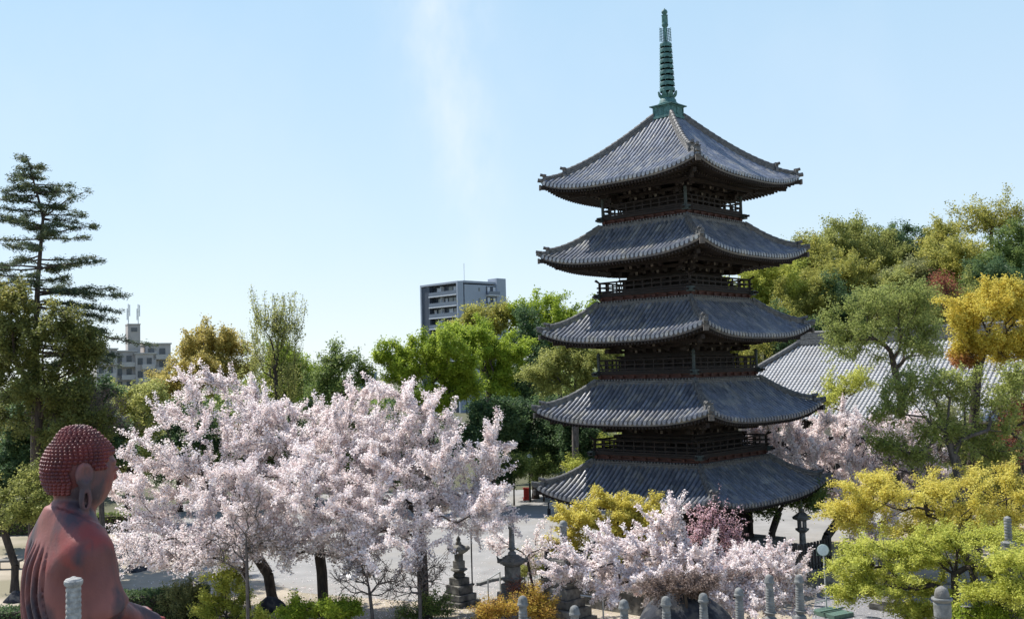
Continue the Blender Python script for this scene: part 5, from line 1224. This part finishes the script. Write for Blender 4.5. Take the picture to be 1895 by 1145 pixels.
for k, (u, v, ru, rv, D, n, lab) in enumerate(((905, 795, 62, 58, 77, 17000, 'deep green tree in shade behind the right cherry branches'), (985, 800, 66, 52, 85, 17000, 'deep green shaded tree behind the left roof tips of the pagoda'), (1075, 815, 75, 48, 83, 17000, 'broad deep green shaded tree with grey trunk behind the pagoda'))):
    T(lab, D, [(u, v, ru*.8, rv*.8), (u-ru*.4, v+rv*.35, ru*.5, rv*.5), (u+ru*.4, v+rv*.3, ru*.5, rv*.5), (u, v-rv*.4, ru*.6, rv*.5)], (u-28 if k == 2 else u, D-1), L_DARK, n, .26, 320+k, r0=.42 if k == 2 else .26)
for k, (u, v, ru, rv, D, lm, lab) in enumerate(((945, 868, 26, 16, 80, L_MID, 'mid green shrub behind the plaza beside the globe lamp'), (1000, 858, 28, 18, 82, L_MID, 'loose pale shrub in the shade left of the grey trunk'), (1082, 868, 20, 12, 76, L_YELLOW, 'glowing yellow shrub left of the lowest balcony'), (1132, 832, 16, 16, 78, L_YELLOW, 'glowing yellow sapling seen between balcony and dark trees'), (910, 880, 30, 18, 79, L_DARK, 'dark shrub at the far edge of the plaza behind blossom'))):
    T(lab, D, [(u, v, ru, rv), (u+ru*.4, v+rv*.5, ru*.6, rv*.6)], (u, D), lm, 3200, .18, 330+k, cat='shrub', name='shrub', group=GS, n_att=50, r0=.06)
for k, (u, D, lm, lab) in enumerate(((330, 82, L_DARK, 'dark tree hidden behind the left cherry blossom'), (450, 84, L_MID, 'green tree showing through gaps of the left cherry'), (565, 86, L_DARK, 'dark tree showing through gaps of the middle cherry'), (670, 85, L_MID, 'green tree behind the top of the right cherry'), (765, 84, L_DARK, 'dark tree below the bright zelkova behind the blossom'))):
    T(lab, D, [(u, 790, 60, 38), (u-30, 830, 48, 42), (u+30, 830, 48, 42), (u, 870, 60, 30)], (u, D), lm, 9000, .28, 340+k)
for k, (u, D, lm, lab) in enumerate(((-90, 84, L_OLIVE, 'olive tree just beyond the left picture edge, behind the sand court'), (-230, 90, L_DARK, 'dark tree beyond the left picture edge near the far hedge'), (-380, 86, L_MID, 'green tree far beyond the left picture edge'), (20, 92, L_MID, 'green tree in the gap behind the leaning olive tree'), (140, 94, L_OLIVE, 'olive tree in the gap above the far hedge'))):
    T(lab, D, [(u, 760, 70, 50), (u-40, 810, 60, 46), (u+40, 810, 60, 46), (u, 860, 70, 34)], (u, D), lm, 9000, .28, 370+k)
# --- the hill on the right
hill = [([(1385, 512, 40, 32), (1432, 520, 44, 34), (1370, 545, 30, 26)], 108, L_YELLOW, 15000, 'glowing yellow tree at the hill foot touching the pagoda balcony', .7),
 ([(1590, 445, 70, 26), (1560, 470, 50, 30), (1625, 465, 50, 34)], 146, L_OLIVE, 15000, 'loose topped olive tree on the hill skyline right of the roof tip', .8),
 ([(1500, 478, 44, 30), (1480, 500, 40, 30)], 134, L_GOLD, 11000, 'golden olive tree just right of the second roof tip', .9),
 ([(1680, 462, 48, 34), (1705, 480, 40, 34), (1655, 485, 40, 34)], 150, L_DARK, 15000, 'dark green dome tree on the hill skyline', 1.),
 ([(1560, 508, 75, 30), (1600, 525, 60, 32), (1520, 525, 46, 34)], 124, L_GOLD, 18000, 'bronze flushed broad tree halfway up the hill', .8),
 ([(1485, 565, 48, 36), (1450, 580, 46, 34)], 104, L_GOLD, 12000, 'golden brown tree right of the third roof', .7),
 ([(1545, 575, 44, 42), (1515, 600, 40, 36)], 108, L_DARK, 12000, 'dark evergreen tree above the left end of the hall roof', 1.),
 ([(1720, 498, 55, 30), (1690, 520, 48, 28), (1750, 520, 40, 28)], 126, L_PALE, 14000, 'pale grey green tree in the middle of the hill', 1.),
 ([(1785, 480, 50, 34), (1810, 505, 42, 32)], 122, L_GOLD, 12000, 'golden tree below the tall open tree on the hill', 1.),
 ([(1835, 398, 46, 20), (1800, 412, 30, 14), (1862, 420, 32, 18), (1880, 396, 24, 14)], 132, L_GOLD, 3200, 'tall open crowned tree with bare limbs at the top right', 1.),
 ([(1872, 478, 40, 36), (1850, 505, 44, 32), (1900, 470, 30, 34)], 114, L_MID, 14000, 'fresh mid green tree at the right edge of the hill', .8),
 ([(1765, 560, 60, 30), (1720, 570, 44, 26), (1800, 545, 40, 28)], 100, L_OLIVE, 10000, 'thin grey olive tree behind the hall ridge', .8),
 ([(1848, 525, 42, 30), (1880, 545, 40, 30)], 104, L_DARK, 11000, 'dark tree behind the yellow orange crown', 1.),
 ([(1440, 610, 60, 30), (1405, 630, 46, 28)], 98, L_DARK, 11000, 'dark tree low between the third and fourth roofs', 1.),
 ([(1380, 640, 40, 24), (1350, 655, 36, 22)], 94, L_GOLD, 7000, 'golden bush topped tree right of the middle balcony', 1.),
 ([(1742, 440, 26, 14), (1758, 462, 28, 22)], 140, L_GOLD, 6000, 'small golden tree breaking the hill skyline', 1.),
 ([(1640, 560, 60, 34), (1680, 545, 44, 30)], 110, L_OLIVE, 11000, 'olive tree low on the hill above the hall ridge', 1.),
 ([(1930, 500, 50, 40), (1945, 460, 40, 30)], 120, L_OLIVE, 9000, 'olive tree cut by the right edge of the picture', 1.),
 ([(1440, 480, 40, 30), (1410, 495, 34, 30)], 138, L_OLIVE, 8000, 'olive tree seen just under the second roof eave', 1.)]
for k, (lobes, D, lm, n, lab, cm) in enumerate(hill):
    lobes = [(u, v, ru*1.12, rv*1.15) for u, v, ru, rv in lobes]+[(u, v+rv*.9, ru*1.0, rv*.9) for u, v, ru, rv in lobes if k != 9]
    T(lab, D, lobes, (np.mean([l[0] for l in lobes]), D+1), lm, int(n*1.35), .0026*D, 400+k, group=GH, n_att=120, rmin=.0 if k in (1, 9, 11) else .02, colour_of=(lambda P, r, g, c=cm: np.clip(r*c, 0, 1)))
T('small crimson leafed tree amid the greens above the hall roof', 98, [(1760, 535, 18, 9), (1738, 522, 12, 7), (1752, 560, 12, 8)], (1758, 98), L_RED, 900, .24, 450, group=GH, n_att=30, grow=.9)
# --- the tall conifer on the left
def conifer():
    rng = np.random.default_rng(77); D = 60.0
    tp = [W(62, 1000, D), W(66, 620, D), W(70, 520, D), W(80, 400, D), W(66, 350, D), W(52, 296, D)]; tp[0][2] = 0; tp[0][0] = tp[1][0]
    b0 = tp[0].copy(); S = thing('conifer_tree', 'tall dark conifer with flat layered boughs standing over the left edge', 'conifer', b0)
    tw = MB(); TP = np.array(tp)-b0; L = np.concatenate([[0], np.cumsum(np.linalg.norm(np.diff(TP, axis=0), axis=1))])
    fine = np.array([[np.interp(s, L, TP[:, k]) for k in range(3)] for s in np.linspace(0, L[-1], 40)])
    tw.tube(fine, np.linspace(.36, .035, 40), 10)
    PP = []; RR = []
    def at_z(z): return np.array([np.interp(z, TP[:, 2], TP[:, k]) for k in range(3)])
    zz = lambda v: W(70, v, D)[2]
    def bough(p, az, ln, rise, droop):
        d = np.array([math.cos(az), math.sin(az), 0]); n = 12; t = np.linspace(0, 1, n)
        pts = p+d*(ln*t)[:, None]; pts[:, 2] += rise*ln*t+droop*ln*t*t; pts += np.cumsum(rng.normal(size=(n, 3))*.015*ln, 0)*np.array([1, 1, .5])
        tw.tube(pts, np.linspace(.024+.011*ln, .012, n), 5)
        s = np.array([-d[1], d[0], 0])
        m = int(6+ln*3.0)
        for k in range(m):
            f = rng.uniform(.22, 1.0); q = np.array([np.interp(f, t, pts[:, j]) for j in range(3)])
            sl = (.30+.34*(1-f))*min(1.4, .35+ln*.17)*rng.uniform(.6, 1.15); sg = rng.choice([-1, 1]); sd = s*sg*rng.uniform(.5, 1)+d*rng.uniform(.35, .9); sd /= np.linalg.norm(sd); sd[2] = rng.uniform(-.28, .34)
            e = q+sd*sl; tw.tube(np.array([q, e]), [.014, .006], 3, cap=False)
            c = int(40*sl/.4+12); u_ = rng.random(c)[:, None]
            PP.append(q*(1-u_)+e*u_+rng.normal(size=(c, 3))*np.array([.13, .13, .09])); RR.append(np.clip(rng.random(c)*.6+.4*rng.random(), 0, 1))
    v = 302.0
    while v < 700:
        prog = (v-296)/400.; p = at_z(zz(v)-0)
        p = at_z(zz(v)); ln0 = np.interp(v, [296, 330, 360, 400, 450, 500, 560, 620, 700], [.7, 1.4, 2.0, 2.7, 3.2, 3.9, 4.5, 4.9, 5.2])
        for k in range(rng.integers(3, 6)):
            az = rng.uniform(0, 2*PI); bough(p+[0, 0, rng.normal()*.15], az, ln0*rng.uniform(.65, 1.08), rng.uniform(-.12, .22), rng.uniform(-.18, .12))
        v += np.interp(v, [296, 400, 700], [10, 17, 23])
    for u, v, v0 in ((182, 354, 405), (190, 414, 440), (215, 490, 500), (232, 545, 540), (120, 345, 400), (276, 642, 600), (232, 600, 570), (246, 575, 560), (240, 662, 650), (205, 615, 600), (-40, 560, 560), (-50, 620, 610), (5, 350, 380), (-20, 400, 420)):
        p = at_z(zz(v0)); e = W(u-8, v, D-1+rng.uniform(-1, 1))-b0; d = e-p; ln = np.linalg.norm(d[:2]); bough(p, math.atan2(d[1], d[0]), ln, d[2]/ln+.06, -.06)
    tw.build('trunk', BARK, S, smooth=True)
    P = np.concatenate(PP); r = np.concatenate(RR)
    leaves('foliage', P, .17, L_CONIFER, S, rng, r, up=.9, asp=.26)
conifer()
# --- shrubs along the near edge
def bush(label, D, lobes, lm, n, size, seed, name='shrub', cat='shrub', **k):
    k.setdefault('n_att', 70); k.setdefault('r0', .05); k.setdefault('rmin', 0.)
    return T(label, D, lobes, (np.mean([l[0] for l in lobes]), D), lm, n, size, seed, cat=cat, name=name, group=GS, **k)
bush('rounded golden yellow shrub in front of the left cherry trunk', 43, [(410, 1095, 42, 28), (390, 1120, 42, 26), (440, 1128, 42, 22)], L_YELLOW, 9000, .11, 501)
bush('low fresh light green shrub at the bottom below the middle cherry', 41.5, [(590, 1128, 55, 14), (545, 1135, 30, 10), (640, 1132, 30, 12)], L_BRIGHT, 7000, .12, 502)
bush('small orange leaved shrub left of the first ringed spire', 39.5, [(920, 1130, 26, 12), (905, 1135, 18, 10)], L_ORANGE, 3000, .09, 503, colour_of=lambda P, r, g: r*.55)
bush('small orange leaved shrub right of the first ringed spire', 39.2, [(990, 1125, 26, 16), (1005, 1132, 18, 12)], L_ORANGE, 3600, .09, 504, colour_of=lambda P, r, g: r*.6)
bush('spray of thin red twigs beside the slim stupa base', 41.5, [(968, 1092, 16, 6), (980, 1098, 12, 6)], L_RED, 700, .08, 505, n_att=50)
bush('bare twiggy grey shrub left of the twin trunks', 41.5, [(680, 1050, 38, 34), (650, 1080, 34, 26), (715, 1075, 34, 28)], L_TWIG, 900, .07, 506, bark=BARKGREY, n_att=120, r0=.07)
bush('bare twiggy grey shrub against the twin trunks', 41, [(765, 1060, 32, 34), (800, 1050, 24, 26), (740, 1095, 30, 20)], L_TWIG, 800, .07, 507, bark=BARKGREY, n_att=110, r0=.07)
bush('tall thin bare sapling rising before the left cherry', 41, [(450, 985, 44, 50), (400, 1010, 36, 32), (495, 1010, 34, 36), (470, 930, 26, 30)], L_TWIG, 700, .07, 508, bark=BARKGREY, n_att=110, r0=.07, name='bare_sapling', cat='sapling', fork=.4)
bush('dull brown dry azalea spread over the top of the boulder', 35.2, [(1262, 1080, 46, 9), (1225, 1088, 26, 8), (1300, 1092, 24, 10)], L_TWIG, 9000, .085, 509)
bush('yellow green bush behind the pale green railing', 48, [(1002, 1036, 20, 14), (990, 1050, 18, 10)], L_OLIVE, 2500, .12, 510)
bush('green leaf sprays at the lower right corner below the maple', 37, [(1800, 1140, 40, 9), (1855, 1134, 30, 8)], L_BRIGHT, 2500, .11, 511)
bush('dull green rounded shrub beside the clipped hedge', 44.5, [(345, 1100, 22, 18), (325, 1118, 22, 18)], L_PALE, 4200, .11, 512, colour_of=lambda P, r, g: r*.6)
bush('leafy green suckers at the foot of the twin trunks', 43, [(812, 1118, 26, 14), (770, 1130, 24, 10)], L_MID, 1800, .11, 513)
def hedge(label, c, size, rz, lm, n, ls, seed):
    rng = np.random.default_rng(seed); x, y, z = size
    P = rng.uniform(-.5, .5, (n, 3))*np.array(size); f = rng.integers(0, 5, n)
    for k in range(n):
        pass
    P[f == 0, 2] = z/2; P[f == 1, 1] = -y/2; P[f == 2, 1] = y/2; P[f == 3, 0] = -x/2; P[f == 4, 0] = x/2
    P += rng.normal(size=(n, 3))*.05; P[:, 2] += z/2
    S = thing('hedge', label, 'hedge', c, rz, 'clipped hedges'); core = MB(); core.box((0, 0, z*.47), (x*.9, y*.86, z*.9)); core.build('branches', BARK, S)
    leaves('foliage', P, ls, lm, S, rng, rng.random(n), up=.6, asp=.6)
hedge('clipped dark green hedge at the right hand side of the statue', G(268, 1150), (5.2, 1.3, 1.25), .25, L_DARK, 14000, .11, 61)
hedge('low clipped dark hedge at the lower left edge', G(40, 1160), (4.6, 1.2, .8), .1, L_DARK, 8000, .11, 62)
hedge('low hedge along the far side of the left sand court', G(120, 985), (14, 1.4, 1.2), .0, L_MID, 9000, .16, 63)
# the far wooded rise that closes the view reads as one mass
def far_woods():
    rng = np.random.default_rng(9); n = 60000; Y = rng.uniform(300, 420, n); X = rng.uniform(-330, 330, n)
    h = 7+4*np.sin(X*.05)+3*np.sin(X*.13+Y*.03)+2*np.sin(X*.31); Z = gz(X, Y)+rng.random(n)**.6*np.maximum(h, 3)
    o = leaves('distant_woods', np.stack([X, Y, Z], 1), 2.0, L_MID, None, rng, rng.random(n), up=.5); o['kind'] = 'stuff'; o['label'] = 'line of far off green woods on the horizon'; o['category'] = 'woods'
far_woods()
